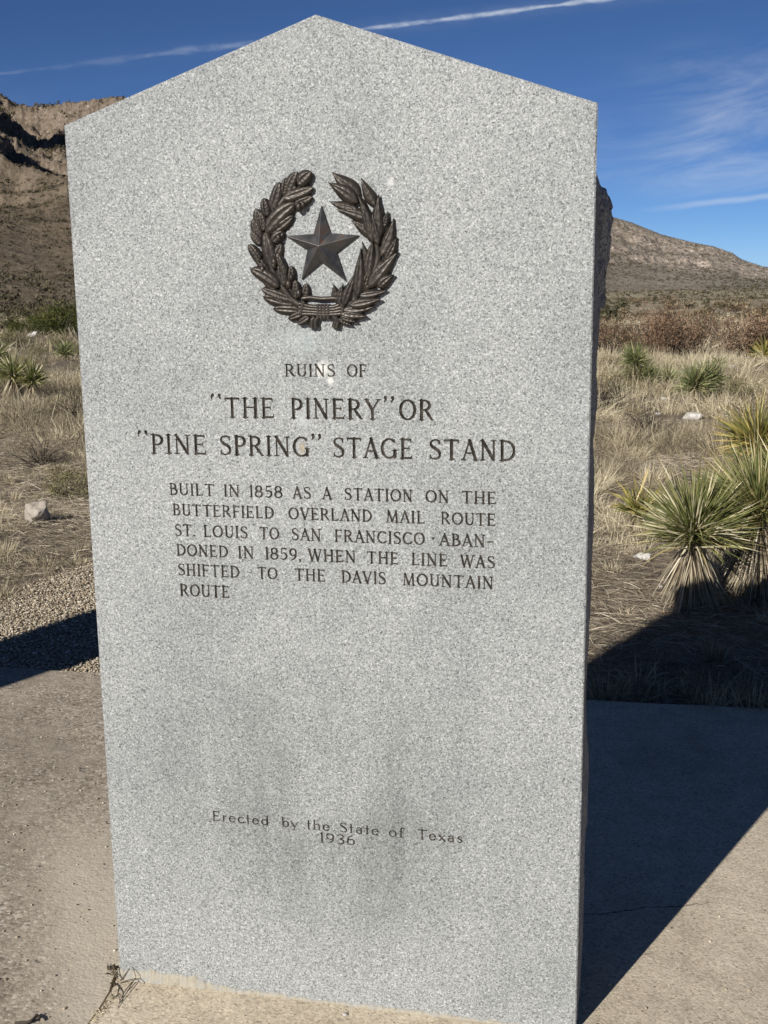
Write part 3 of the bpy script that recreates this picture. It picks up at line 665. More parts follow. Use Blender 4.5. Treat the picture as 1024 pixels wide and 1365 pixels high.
def draw_line(F, words, bl, cap, wscale):
    (x0, z0), (x1, z1) = on_slab(*bl[0]), on_slab(*bl[1]); zb = (z0 + z1) / 2
    xm, ym = (bl[0][0] + bl[1][0]) / 2, (bl[0][1] + bl[1][1]) / 2
    ch = on_slab(xm, ym - cap)[1] - on_slab(xm, ym)[1]
    for g, a, b in words:
        yl = bl[0][1] + (bl[1][1] - bl[0][1]) * ((a + b) / 2 - bl[0][0]) / max(1e-6, bl[1][0] - bl[0][0])
        xa, xb = on_slab(a, yl - cap * .4)[0], on_slab(b, yl - cap * .4)[0]
        gap = .13; tot = sum(G[q][1] for q in g) + gap * (len(g) - 1); sx = (xb - xa) / tot; cur = 0
        for q in g:
            for st in G[q][0]:
                F.stroke([(xa + (cur + x) * sx, zb + y * ch, w_ * ch * wscale) for x, y, w_ in st])
            cur += G[q][1] + gap
    return zb, ch
def zrange(i, lo, hi): return None
F1 = Field(-.375, .345, .775, 1.315); F2 = Field(-.25, .30, .325, .42)
bands = []
for i, (words, bl, cap, dk) in enumerate(LINES):
    zb, ch = draw_line(F1 if dk else F2, words, bl, cap, 1.04 if dk else .95)
    bands.append((zb - ch * .32, zb + ch * 1.28, dk, [(on_slab(a, bl[0][1])[0] - .004, on_slab(b, bl[0][1])[0] + .004) for g, a, b in words]))
def carve(F, idx, slope, dmax, rough):
    nz, nx = F.d.shape; gx, gz_ = np.meshgrid(F.x, F.z)
    worn = 1 + rough * fbm(gx * 90, gz_ * 90, None, 3, 5)
    dep = np.minimum(F.d * slope * worn, dmax)
    rows = np.zeros(nz, bool)
    used = np.where(F.d.max(1) > 0)[0]
    for u_ in used: rows[max(0, u_ - 2):u_ + 3] = True
    rows[0] = rows[-1] = True
    rix = np.where(rows)[0]; dep = dep[rix]; zz = F.z[rix]
    V = np.stack([np.broadcast_to(F.x, dep.shape), dep, np.broadcast_to(zz[:, None], dep.shape)], -1).reshape(-1, 3)
    Fa = grid_faces(len(rix), nx)
    mx = dep.ravel()[Fa].max(1); flat = mx <= 1e-7
    # flat rows between the lines collapse into runs of wide faces
    def pack(faces):
        ids, inv = np.unique(faces, return_inverse=True); return V[ids], inv.reshape(faces.shape)
    fr_ = Fa[flat].reshape(-1, 4)
    # merge flat quads of one row into long quads
    row_of = np.where(flat)[0] // (nx - 1); col_of = np.where(flat)[0] % (nx - 1)
    brk = np.ones(len(row_of), bool); brk[1:] = (row_of[1:] != row_of[:-1]) | (col_of[1:] != col_of[:-1] + 1)
    stt = np.where(brk)[0]; end = np.append(stt[1:] - 1, len(row_of) - 1)
    merged = np.stack([fr_[stt, 0], fr_[end, 1], fr_[end, 2], fr_[stt, 3]], -1)
    fv, ff = pack(merged)
    outs = []
    zc = V[Fa[:, 0], 2]
    xc = V[Fa[:, 0], 0]
    for (a, b, _, ws) in idx:
        cuts = [-9] + [(p[1] + q[0]) / 2 for p, q in zip(ws[:-1], ws[1:])] + [9]
        outs.append([pack(Fa[(~flat) & (zc >= a) & (zc < b) & (xc >= c0_) & (xc < c1_)]) for c0_, c1_ in zip(cuts[:-1], cuts[1:])])
    return fv, ff, outs
b1 = [b for b in bands if b[2]]; b2 = [b for b in bands if not b[2]]
def split(bs):
    bs = sorted(bs, key=lambda q: -q[0]); out = []
    for i, (a, b, d, ws) in enumerate(bs):
        hi = 9 if i == 0 else out[-1][0]; lo = -9 if i == len(bs) - 1 else (a + bs[i + 1][1]) / 2
        out.append((lo, hi, d, ws))
    return out
fv1, ff1, L1 = carve(F1, split(b1), 1.25, .0042, .12)
fv2, ff2, L2 = carve(F2, split(b2), 2.2, .0042, .15)
# ---- stone body
rg = np.random.default_rng(3)
def outline():
    """front arris, chipped a little, as left / right / top rows with matching heights"""
    z = np.unique(np.concatenate([np.linspace(-.06, ZS, 420), [F1.z[0], F1.z[-1], F2.z[0], F2.z[-1]]]))
    def chip(s, seed):
        c = np.maximum(fbm(s * 40, s * 0 + seed, None, 3, seed) - .34, 0) * .012 + np.maximum(fbm(s * 160, s * 0, None, 2, seed + 4), 0) * .0007
        return c
    return z, chip(z, 1), chip(z, 2)
zr, cl, cr_ = outline()
CH = .0022
zr0 = zr[0]
front_v, front_f = [], []
def addpoly(pts):
    b = len(front_v); front_v.extend([(x, 0.0, z) for x, z in pts]); front_f.append(tuple(range(b, b + len(pts))))
xl = -HW + CH + cl; xr = HW - CH - cr_
def lr(a, b):
    k = (zr >= a - 1e-9) & (zr <= b + 1e-9); return k
def band_full(a, b):
    k = lr(a, b); addpoly([(x, z) for x, z in zip(xl[k], zr[k])][::-1] + [(x, z) for x, z in zip(xr[k], zr[k])])
def band_rect(F):
    a, b = F.z[0], F.z[-1]; k = lr(a, b)
    addpoly([(x, z) for x, z in zip(xl[k], zr[k])][::-1] + [(F.x[0], a), (F.x[0], b)])
    addpoly([(F.x[-1], b), (F.x[-1], a)] + [(x, z) for x, z in zip(xr[k], zr[k])])
band_full(zr0, F2.z[0]); band_rect(F2); band_full(F2.z[-1], F1.z[0]); band_rect(F1)
nt = 130
tx = np.linspace(0, 1, nt)
gl = np.stack([-HW + HW * tx, ZS + (ZA - ZS) * tx], -1); gr_ = np.stack([HW * tx, ZA - (ZA - ZS) * tx], -1)
gtop = np.vstack([gl, gr_[1:]])
sl = math.atan2(ZA - ZS, HW)
chp = np.maximum(fbm(gtop[:, 0] * 60, gtop[:, 0] * 0, None, 3, 9) - .26, 0) * .008 + CH + np.maximum(fbm(gtop[:, 0] * 200, gtop[:, 0] * 0, None, 2, 19), 0) * .0006
gin = gtop.copy(); gin[:, 1] -= chp; gin[0] = (xl[-1], ZS - .001); gin[-1] = (xr[-1], ZS - .001)
gin[:, 0] = np.clip(gin[:, 0], xl[-1], xr[-1])
k = lr(F1.z[-1], ZS - .002)
addpoly([(x, z) for x, z in zip(xl[k], zr[k])][::-1] + [(x, z) for x, z in zip(xr[k], zr[k])] + [tuple(q) for q in gin[::-1]])
body = MB()
def add_ng(v, f):
    body.v.append(np.asarray(v, float)); body.f.append([tuple(i + body.n for i in q) for q in f]); body.n += len(v)
add_ng(front_v, front_f); add_ng(fv1, ff1.tolist()); add_ng(fv2, ff2.tolist())
# arris strips (front bevel)
def strip(a, b, flip=False):
    n = len(a); v = np.vstack([a, b]); f = [(i, i + 1, i + 1 + n, i + n) if not flip else (i, i + n, i + 1 + n, i + 1) for i in range(n - 1)]; add_ng(v, f)
A3 = lambda x, y, z: np.stack(np.broadcast_arrays(np.asarray(x, float), np.asarray(y, float), np.asarray(z, float)), -1)
strip(A3(xl, 0, zr), A3(-HW, CH, zr), True); strip(A3(xr, 0, zr), A3(HW, CH, zr))
strip(A3(gin[:, 0], 0, gin[:, 1]), A3(gtop[:, 0], CH, gtop[:, 1]), True)
# sawn top
strip(A3(gtop[:, 0], CH, gtop[:, 1]), A3(gtop[:, 0] * .976, TH, gtop[:, 1] - .004), True)
def flat_obj(mb, name, material, parent):
    V = np.vstack(mb.v); F = [q for f in mb.f for q in f]
    return mesh_obj(name, V, F, material, parent)
stone = flat_obj(body, 'stone', M_GRANITE, mon)
# rock-pitched sides and back
yy = np.concatenate([[CH, .006, .012], np.linspace(.02, TH, 56)])
zz2 = np.linspace(-.06, ZS, 560)
bul_px = [(137, 0), (222, 0), (232, 4), (243, 9), (250, 15), (256, 18), (272, 18), (286, 19), (300, 22), (316, 22), (335, 20), (352, 19), (372, 17), (392, 12.5), (410, 11), (430, 8.5), (455, 7.5), (480, 6.5), (500, 5), (530, 7), (560, 8), (585, 5), (610, 3.5), (650, 4.5), (700, 5),
          (740, 7), (770, 6), (800, 4.5), (850, 4.5), (900, 3), (960, 2), (1020, 2), (1060, 4), (1100, 8), (1140, 8), (1165, 5), (1210, 5.5), (1250, 5), (1300, 6.5), (1385, 6)]
bul_z = [on_slab(775, q[0])[1] for q in bul_px][::-1]; bul_d = [q[1] * (.00126 if q[1] < 9 else .00106) - .0035 for q in bul_px][::-1]
def side(sgn, seed):
    Yg, Zg = np.meshgrid(yy, zz2)
    prof = np.interp(Zg, bul_z, bul_d) if sgn > 0 else .004 + .006 * np.maximum(fbm(Zg * 4, Zg * 0, None, 3, 7), 0)
    prof = prof * sstep(CH, .05, Yg) 
    if sgn > 0: prof = prof * np.where(prof > .004, .45 + .55 * sstep(.03, .12, Yg) * (1 - .35 * sstep(.17, TH, Yg)), 1) - (.014 + .024 * sstep(1.57, 1.62, Zg)) * Yg
    n = fbm(Yg * 20 + Zg * 6, Zg * 15 - Yg * 8, None, 5, seed, .6, True); blk = fbm(Yg * 16 + 4 + Zg * 5, Zg * 13 - Yg * 6, None, 3, seed + 3, .6)
    q = (np.floor(blk * 6) + sstep(.6, 1, blk * 6 - np.floor(blk * 6))) / 6
    amp_ = sstep(CH, .035, Yg) * (1 - .9 * sstep(1.585, 1.615, Zg)) * (1 if sgn > 0 else .6)
    d = prof + amp_ * np.where(prof > .006, 1.5, .32) * (.0042 * n + .0085 * q + .0015 * fbm(Yg * 90, Zg * 60, None, 3, seed + 9))
    if sgn < 0: d = np.minimum(d, .002 + .02 * Yg) - .06 * Yg * sstep(1.5, 1.65, Zg)
    V = A3(sgn * (HW + d), Yg, Zg).reshape(-1, 3)
    f = grid_faces(len(zz2), len(yy)); return V, f if sgn > 0 else f[:, ::-1], d
mbs = MB(); Vr, fr_, dr = side(1, 61); mbs.add(Vr, fr_); Vl, fl_, dl = side(-1, 71); mbs.add(Vl, fl_)
uu = np.linspace(0, 1, 90); xbl = -HW - dl[:, -1]; xbr = HW + dr[:, -1]
Xb = xbl[:, None] * (1 - uu) + xbr[:, None] * uu; Zb = np.broadcast_to(zz2[:, None], Xb.shape)
edge = np.sin(np.pi * uu)[None] ** .4
Yb = TH + edge * (.015 + .012 * fbm(Xb * 9, Zb * 7, None, 5, 81, .5, True))
mbs.add(A3(Xb, Yb, Zb).reshape(-1, 3), grid_faces(len(zz2), 90)[:, ::-1])
gb = np.vstack([A3(gtop[:, 0] * .976, TH, gtop[:, 1] - .004)]); gb2 = A3(np.interp(np.linspace(0, 1, len(gtop)), uu, Xb[-1]), np.interp(np.linspace(0, 1, len(gtop)), uu, Yb[-1]), np.full(len(gtop), ZS))
n = len(gtop); mbs.add(np.vstack([gb, gb2]), np.array([(i, i + 1, i + 1 + n, i + n) for i in range(n - 1)]))
mbs.build('rock_pitched_sides', M_ROCKFACE, mon)
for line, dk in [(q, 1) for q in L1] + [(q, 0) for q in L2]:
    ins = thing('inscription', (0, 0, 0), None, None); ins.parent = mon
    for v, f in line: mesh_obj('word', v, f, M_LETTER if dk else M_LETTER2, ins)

# mortar squeezed out along the foot
mxp = [-.476, -.43, -.40, -.36, -.33, -.295, -.28, -.24, -.1, .0, .05, .3, .476]; mzp = [.024, .022, .029, .024, .027, .026, .016, .010, .007, .005, .009, .006, .005]
mx_ = np.linspace(-.476, .476, 420); mz_ = np.interp(mx_, mxp, mzp) * (1 + .30 * fbm(mx_ * 60, mx_ * 0, None, 5, 6, .7)) + .003 * fbm(mx_ * 210, mx_ * 0, None, 3, 8)
dep = .0025 + .0025 * np.clip(mz_ / .03, 0, 1) + .0006 * fbm(mx_ * 90, mx_ * 0 + 4, None, 3, 7)
rows = [A3(mx_, .004, mz_), A3(mx_, -dep * .45, mz_ * .93), A3(mx_, -dep * .9, mz_ * .55), A3(mx_, -dep * 1.5, mz_ * .18), A3(mx_, -dep * 2.4, np.full(420, -.004))]
mesh_obj('mortar_joint', np.vstack(rows), grid_faces(5, 420)[:, ::-1].copy(), M_MORTAR, mon, smooth=True)

# ---- bronze star
def cp(x, y): return on_slab(310 + x / 4.096, 210 + y / 4.096)
tips = [cp(*q) for q in [(488, 262), (693, 425), (623, 675), (380, 665), (293, 428)]]; inn = [cp(*q) for q in [(540, 413), (572, 519), (490, 573), (412, 507), (446, 417)]]
cen = cp(486, 484)
ring = []
for a, b in zip(tips, inn): ring += [a, b]
SV = [(x, .002, z) for x, z in ring] + [(x, -.0045, z) for x, z in ring] + [(cen[0], -.021, cen[1])]
SF = [(i, (i + 1) % 10, 10 + (i + 1) % 10, 10 + i) for i in range(10)] + [(10 + i, 10 + (i + 1) % 10, 20) for i in range(10)]
st = mesh_obj('star', SV, SF, M_STAR, mon)
bv = st.modifiers.new('edge', 'BEVEL'); bv.width = .0006; bv.segments = 2; bv.limit_method = 'ANGLE'; bv.angle_limit = R_(8)

# ---- bronze wreath
def leaf(mb, b, tp, wd, lift, pointed, rng, curl=.0):
    (bx, bz), (tx_, tz) = cp(*b), cp(*tp); ax = np.array([tx_ - bx, tz - bz]); L = np.linalg.norm(ax); ax /= L; pe = np.array([-ax[1], ax[0]])
    wd = wd / 4.096 * .00134 * .5; n = 15; m_ = 11
    T = np.linspace(0, 1, n); S = np.linspace(-1, 1, m_)
    if pointed: wp = np.sin(np.pi * np.clip(T, 0, 1) ** .74) ** .95 * (1 - .22 * T) + .10 * (1 - T)
    else: wp = np.clip(1 - np.abs(2 * T ** .85 - 1) ** 2.6, 0, 1) ** .55 + .12 * (1 - T)
    wp[-1] = .02
    bend = curl * np.sin(np.pi * T) * L
    X_ = bx + ax[0] * L * T[:, None] + pe[0] * (wd * wp[:, None] * S + bend[:, None]); Z_ = bz + ax[1] * L * T[:, None] + pe[1] * (wd * wp[:, None] * S + bend[:, None])
    s_ = np.abs(S)[None]
    dome = (np.clip(1 - s_ ** 1.5, 0, 1) if pointed else np.clip(1 - s_ ** 2.4, 0, 1)) * .0062 * (wd / .010) ** .5; tilt = rng.uniform(-.0022, .0022)
    rib = -.0042 * np.exp(-(S[None] / .14) ** 2) * np.sin(np.pi * np.clip(T, .02, .98))[:, None]
    vein = .0011 * np.sin(T[:, None] * 34 - s_ * 7) * (s_ > .15) * (s_ < .9)
    along_ = np.sin(np.pi * (T * .8 + .12))[:, None]
    Yv = -(lift + tilt * S[None] + dome * (.35 + .65 * along_) + rib + vein)
    Yv[:, 0] = Yv[:, -1] = -.0005 if lift < .003 else -(lift - .0022)
    V = np.stack([X_, Yv, Z_], -1).reshape(-1, 3); mb.add(V, grid_faces(n, m_)[:, ::-1])
def nut(mb, c, r, lift):
    V, F = ico(); x, z = cp(*c); r = r / 4.096 * .00134
    mb.add(V * np.array([r * .85, r * 1.0, r * 1.2]) + np.array([x, -lift, z]), np.hstack([F, F[:, 2:]])[:, :3])
rg = np.random.default_rng(8)
wre = thing('wreath', (0, 0, 0), None, None); wre.parent = mon
OAK = [((310, 190), (358, 78), 56), ((366, 150), (438, 80), 66), ((285, 225), (446, 165), 62), ((345, 255), (440, 215), 48), ((283, 205), (295, 112), 48), ((222, 285), (262, 135), 62), ((200, 320), (178, 222), 54),
       ((160, 385), (132, 280), 58), ((150, 455), (112, 335), 56), ((160, 475), (106, 405), 44), ((155, 570), (94, 474), 50), ((200, 640), (118, 530), 46), ((225, 460), (288, 408), 58), ((240, 605), (272, 468), 54),
       ((265, 705), (106, 606), 66), ((290, 700), (268, 556), 62), ((322, 690), (326, 590), 44), ((325, 775), (163, 715), 52), ((350, 800), (170, 760), 62), ((352, 770), (348, 668), 48), ((388, 785), (408, 686), 48),
       ((375, 835), (226, 826), 48), ((385, 855), (312, 882), 40), ((425, 868), (362, 908), 40), ((400, 850), (330, 868), 38), ((220, 600), (178, 412), 72), ((190, 410), (352, 248), 84), ((215, 415), (340, 318), 54), ((300, 640), (250, 520), 40), ((250, 330), (210, 230), 44), ((180, 400), (160, 300), 44), ((240, 720), (170, 640), 44), ((300, 790), (215, 745), 44)]
ob = MB()
for i, (a, b, wd) in enumerate(OAK): leaf(ob, a, b, wd * 1.16, .002 + .0065 * rg.random(), False, rg, rg.uniform(-.06, .06))
for c, r in [((372, 272), 22), ((238, 572), 20), ((175, 612), 20), ((316, 692), 21), ((372, 742), 20), ((236, 590), 18), ((262, 440), 18), ((395, 260), 16), ((330, 655), 16)]:
    V, F = ico(); x, z = cp(*c); rr_ = r / 4.096 * .00134
    W_ = V * np.array([rr_ * .9, rr_, rr_ * 1.25]) + np.array([x, -.009, z]); ob.add(W_, np.hstack([F, F[:, 2:3]]))
# stem of the branch
def stem_tube(mb, pts, r):
    pts = np.array([cp(*q) for q in pts]); s = np.linspace(0, 1, 40); i = np.linspace(0, 1, len(pts))
    P = A3(np.interp(s, i, pts[:, 0]), -.006 if r < .006 else -.001, np.interp(s, i, pts[:, 1])); v, f = tube(P, r, 8); mb.add(v, f)
stem_tube(ob, [(400, 830), (320, 770), (240, 660), (195, 520), (195, 400), (250, 270), (350, 160)], .0075)
def quads_only(mb, name, material, parent, smooth=True):
    F = [tuple(dict.fromkeys(q)) for f in mb.f for q in f.tolist()]
    return mesh_obj(name, np.vstack(mb.v), F, material, parent, smooth)
quads_only(ob, 'oak_branch', M_BRONZE, wre)
OLI = [((700, 205), (545, 80), 76), ((690, 250), (528, 138), 72), ((690, 285), (533, 240), 48), ((765, 345), (572, 284), 58), ((778, 430), (652, 343), 62), ((790, 270), (707, 112), 56), ((800, 450), (803, 202), 66), ((835, 380), (853, 294), 40),
       ((812, 540), (883, 332), 70), ((840, 560), (900, 432), 50), ((800, 710), (888, 638), 54), ((745, 665), (776, 440), 62), ((735, 660), (710, 458), 50), ((688, 770), (708, 494), 62), ((745, 710), (908, 514), 84),
       ((612, 815), (678, 628), 54), ((588, 806), (610, 688), 44), ((578, 795), (556, 692), 48), ((690, 752), (850, 725), 48), ((645, 806), (818, 770), 58), ((605, 830), (782, 814), 54), ((598, 852), (744, 868), 52), ((595, 868), (690, 898), 38), ((585, 878), (662, 916), 30),
       ((770, 470), (690, 200), 60), ((760, 420), (720, 250), 50), ((800, 480), (770, 300), 50), ((660, 790), (700, 660), 44), ((720, 730), (760, 600), 44), ((760, 690), (830, 560), 44)]
ol = MB()
for i, (a, b, wd) in enumerate(OLI): leaf(ol, a, b, wd * 1.24, .002 + .0065 * rg.random(), True, rg, rg.uniform(-.05, .05))
stem_tube(ol, [(580, 830), (680, 780), (760, 680), (800, 540), (780, 400), (720, 260), (670, 200)], .0065)
quads_only(ol, 'olive_branch', M_BRONZE, wre)
rb = MB()
stem_tube(rb, [(385, 770), (430, 764), (490, 772), (560, 768), (590, 775)], .0042)
for dy in (-26, -8, 10, 26): stem_tube(rb, [(370, 826 + dy * 1.1), (430, 834 + dy * .8), (500, 838 + dy * .8), (560, 836 + dy * .8), (612, 824 + dy * 1.1)], .0042)
for x in (472, 490, 509, 528): stem_tube(rb, [(x, 800), (x + 2, 838), (x, 878)], .0046)
for x0, x1 in ((375, 398), (600, 580)): stem_tube(rb, [(x0, 790), (x1, 815), (x1 + 4, 850)], .0062)
for x0, x1 in ((398, 380), (585, 603)): stem_tube(rb, [(x0, 785), (x1 + 8, 815), (x1, 855)], .0050)
for pts in ([(455, 872), (440, 890), (440, 930)], [(468, 876), (458, 900), (462, 928)], [(555, 862), (572, 886), (560, 928)], [(570, 868), (582, 895), (574, 930)]): stem_tube(rb, pts, .0052)
rb.build('ribbon_tie', M_BRONZE, wre, True)

# ------------------------------------------------------------------ dead weed, twigs and pebbles on the paving
c0 = on_z(158, 1306)
wd_ = thing('dead_weed', (c0[0] - .012, c0[1] - .012, 0), 'dry dark weed with curled stems growing at the bottom left corner of the granite marker', 'weed')
mb = MB(); rg = np.random.default_rng(14)
def L3(px, py, h=0): q = on_z(px, py, h); return q - np.array([c0[0] - .012, c0[1] - .012, 0])
curves = [[(159, 1309, .0), (166, 1300, .012), (176, 1287, .03), (181, 1300, .022), (180, 1308, .01)], [(160, 1311, .0), (172, 1306, .012), (182, 1304, .015), (189, 1312, .006)],
          [(158, 1310, .0), (150, 1316, .012), (148, 1324, .012), (152, 1332, .004)], [(160, 1312, .0), (157, 1322, .01), (160, 1335, .006), (157, 1345, .003)], [(178, 1308, .01), (172, 1318, .008), (160, 1338, .004)],
          [(176, 1309, .008), (166, 1322, .006), (158, 1338, .003)], [(157, 1303, .01), (152, 1290, .03), (147, 1283, .035)], [(158, 1305, .01), (150, 1296, .02), (142, 1284, .02)]]
for cpt in curves:
    P = np.array([L3(*q) for q in cpt]); s = np.linspace(0, 1, 16); i = np.linspace(0, 1, len(P))
    P = np.stack([np.interp(s, i, P[:, k]) for k in range(3)], -1); P = (P + np.roll(P, 1, 0) * (np.arange(16) > 0)[:, None] + P * (np.arange(16) == 0)[:, None]) / 2
    v, f = tube(P, np.linspace(.0012, .0006, 16), 5); mb.add(v, f, rg.random())
mb.build('stem', M_TWIG, wd_)
n = 70; pts = np.array([L3(160 - 34 * q + rg.normal() * 3, 1322 + 34 * q + rg.normal() * 3, .003) for q in rg.random(n)])
d = np.stack([rg.normal(size=n), rg.normal(size=n), np.abs(rg.normal(size=n)) * .5], -1)
V, F, T, A = ribbons(pts, d, rg.uniform(.008, .022, n), rg.uniform(.001, .0025, n), np.full(n, .4), rg.random(n), 2, rng=rg)
mesh_obj('dry_blade', V, F, M_GRASS, wd_, attrs={'tint': T})
n = 16; pts = np.array([L3(152 + rg.normal() * 4, 1300 + rg.normal() * 7, .002) for q in range(n)])
d = np.stack([rg.normal(size=n), rg.normal(size=n), np.abs(rg.normal(size=n))], -1)
V, F, T, A = ribbons(pts, d, rg.uniform(.012, .03, n), rg.uniform(.003, .008, n), np.full(n, .3), rg.random(n) * .5, 2, rng=rg)
mesh_obj('dead_leaf', V, F, M_OAKDULL, wd_, attrs={'tint': T})
def stone_thing(name, px, py, sx, sy, sz, mtl, label, cat, seed, z=None, rz=0.0, sub=3, group=None, rough=.22, base=None):
    q = on_z(px, py, 0.0 if z is None else z) if base is None else np.array(base)
    if z is None and base is None: q[2] = float(gz(q[0], q[1]))
    V, F = rock_mesh(sx, sy, sz, seed, sub, rough)
    o = mesh_obj(name, V, F, mtl, smooth=False); o.location = (q[0], q[1], (q[2] if z is None else z) + sz * .55); o.rotation_euler.z = rz
    return tag(o, label, cat, group)
stone_thing('pebble', 461, 1353, .0075, .006, .004, M_ROCKW, 'tiny pale pebble on the concrete in front of the marker', 'pebble', 3, z=.002, sub=2)
tw = on_z(44, 1358)
mb = MB()
for a, b, c in (((20, 1364), (40, 1362), (50, 1352)), ((36, 1364), (48, 1356), (50, 1352)), ((48, 1353), (53, 1356), (52, 1360))):
    P = np.array([on_z(*a, .004), on_z(*b, .007), on_z(*c, .010)]) - tw; s = np.linspace(0, 2, 9)
    P = np.stack([np.interp(s, [0, 1, 2], P[:, k]) for k in range(3)], -1); v, f = tube(P, np.linspace(.003, .0022, 9), 6); mb.add(v, f, .2)
o = mb.build('twig', M_TWIG); o.location = tw; tag(o, 'short dark twig lying on worn concrete at the bottom left', 'twig')

# ------------------------------------------------------------------ unseen stone wall, added left of frame to cast the band of shade
wc = np.array([-2.90, -.68])
caster = thing('added_shade_wall', (wc[0], wc[1], 0), 'added stub of dry laid limestone wall, unseen, to cast the band of shade left of the marker', 'wall')
mb = MB(); rg = np.random.default_rng(31); z = 0.0; dirc = np.array([math.cos(SUN_AZ), -math.sin(SUN_AZ)])
while z < 2.02:
    hh = rg.uniform(.13, .20); x = -.26
    while x < .25:
        ww = min(rg.uniform(.16, .30), .262 - x); ww = max(ww, .05)
        V, F = rock_mesh(ww * .54, .24, hh * .56, int(rg.integers(1e6)), 2, .1)
        a = -SUN_AZ; cx_ = x + ww / 2
        W_ = np.stack([(V[:, 0] + cx_) * math.cos(a) - V[:, 1] * math.sin(a), (V[:, 0] + cx_) * math.sin(a) + V[:, 1] * math.cos(a), V[:, 2] + z + hh / 2], -1)
        mb.add(W_, F); x += ww
    z += hh * .93
V, F = rock_mesh(.27, .17, 1.0, 5, 3, .02); a = -SUN_AZ; V = np.clip(V, [-.247, -.12, -.98], [.247, .12, .98])
mb.add(np.stack([V[:, 0] * math.cos(a) - V[:, 1] * math.sin(a), V[:, 0] * math.sin(a) + V[:, 1] * math.cos(a), V[:, 2] + 1.0], -1), F)
for q in range(9):
    x = -.25 + q % 3 * .17; zq = .1 + q // 3 * .62
    c8 = np.array([(i, j, k) for i in (0, 1) for j in (-.12, .12) for k in (0, 1)], float)
    c8 = np.stack([x + c8[:, 0] * .165, c8[:, 1], zq + c8[:, 2] * .6], -1)
    mb.add(np.stack([c8[:, 0] * math.cos(a) - c8[:, 1] * math.sin(a), c8[:, 0] * math.sin(a) + c8[:, 1] * math.cos(a), c8[:, 2]], -1),
           np.array([(0, 1, 3), (0, 3, 2), (4, 7, 5), (4, 6, 7), (0, 4, 5), (0, 5, 1), (2, 3, 7), (2, 7, 6), (0, 2, 6), (0, 6, 4), (1, 5, 7), (1, 7, 3)]))
mb.build('stone', M_ROCKG, caster)

# ------------------------------------------------------------------ rocks
stone_thing('rock', 54, 692, .115, .08, .088, M_ROCKG, 'grey angular rock on matted grass left of the marker', 'rock', 66, sub=4, rough=.34)
stone_thing('rock', 920, 556, .12, .08, .055, M_ROCKW, 'flat white rock below the dark green yucca clump on the right', 'rock', 19)
stone_thing('rock', 858, 743, .055, .05, .035, M_ROCKW, 'jagged white rock left of the straw skirted yucca', 'rock', 23, rough=.5)
stone_thing('pebble', 881, 777, .018, .015, .014, M_ROCKW, 'round white pebble left of the straw skirt of the yucca', 'pebble', 29, sub=2)
stone_thing('pebble', 885, 808, .016, .014, .012, M_ROCKB, 'tan pebble near the edge of the shadow by the yucca', 'pebble', 31, sub=2)
stone_thing('rock', 877, 552, .035, .03, .03, M_ROCKW, 'small white rock on the grass left of the flat white rock', 'rock', 37, sub=2)
stone_thing('rock', 860, 546, .03, .03, .02, M_ROCKW, 'leftmost small white rock below the tiered yucca', 'rock', 41, sub=2)
stone_thing('rock', 884, 532, .045, .04, .03, M_ROCKW, 'small white rock behind the others at the foot of the yucca clump', 'rock', 43, sub=2)
stone_thing('rock', 851, 462, .16, .12, .10, M_ROCKW, 'white rock in front of the russet brush behind the tiered yucca', 'rock', 47, sub=2)
stone_thing('rock', 44, 441, .20, .14, .09, M_ROCKW, 'pale flat rock below the olive green bushes on the left', 'rock', 53, sub=2)
stone_thing('rock', 974, 488, .14, .1, .06, M_ROCKW, 'pale rock beside the smallest yucca on the open grass', 'rock', 57, sub=2)

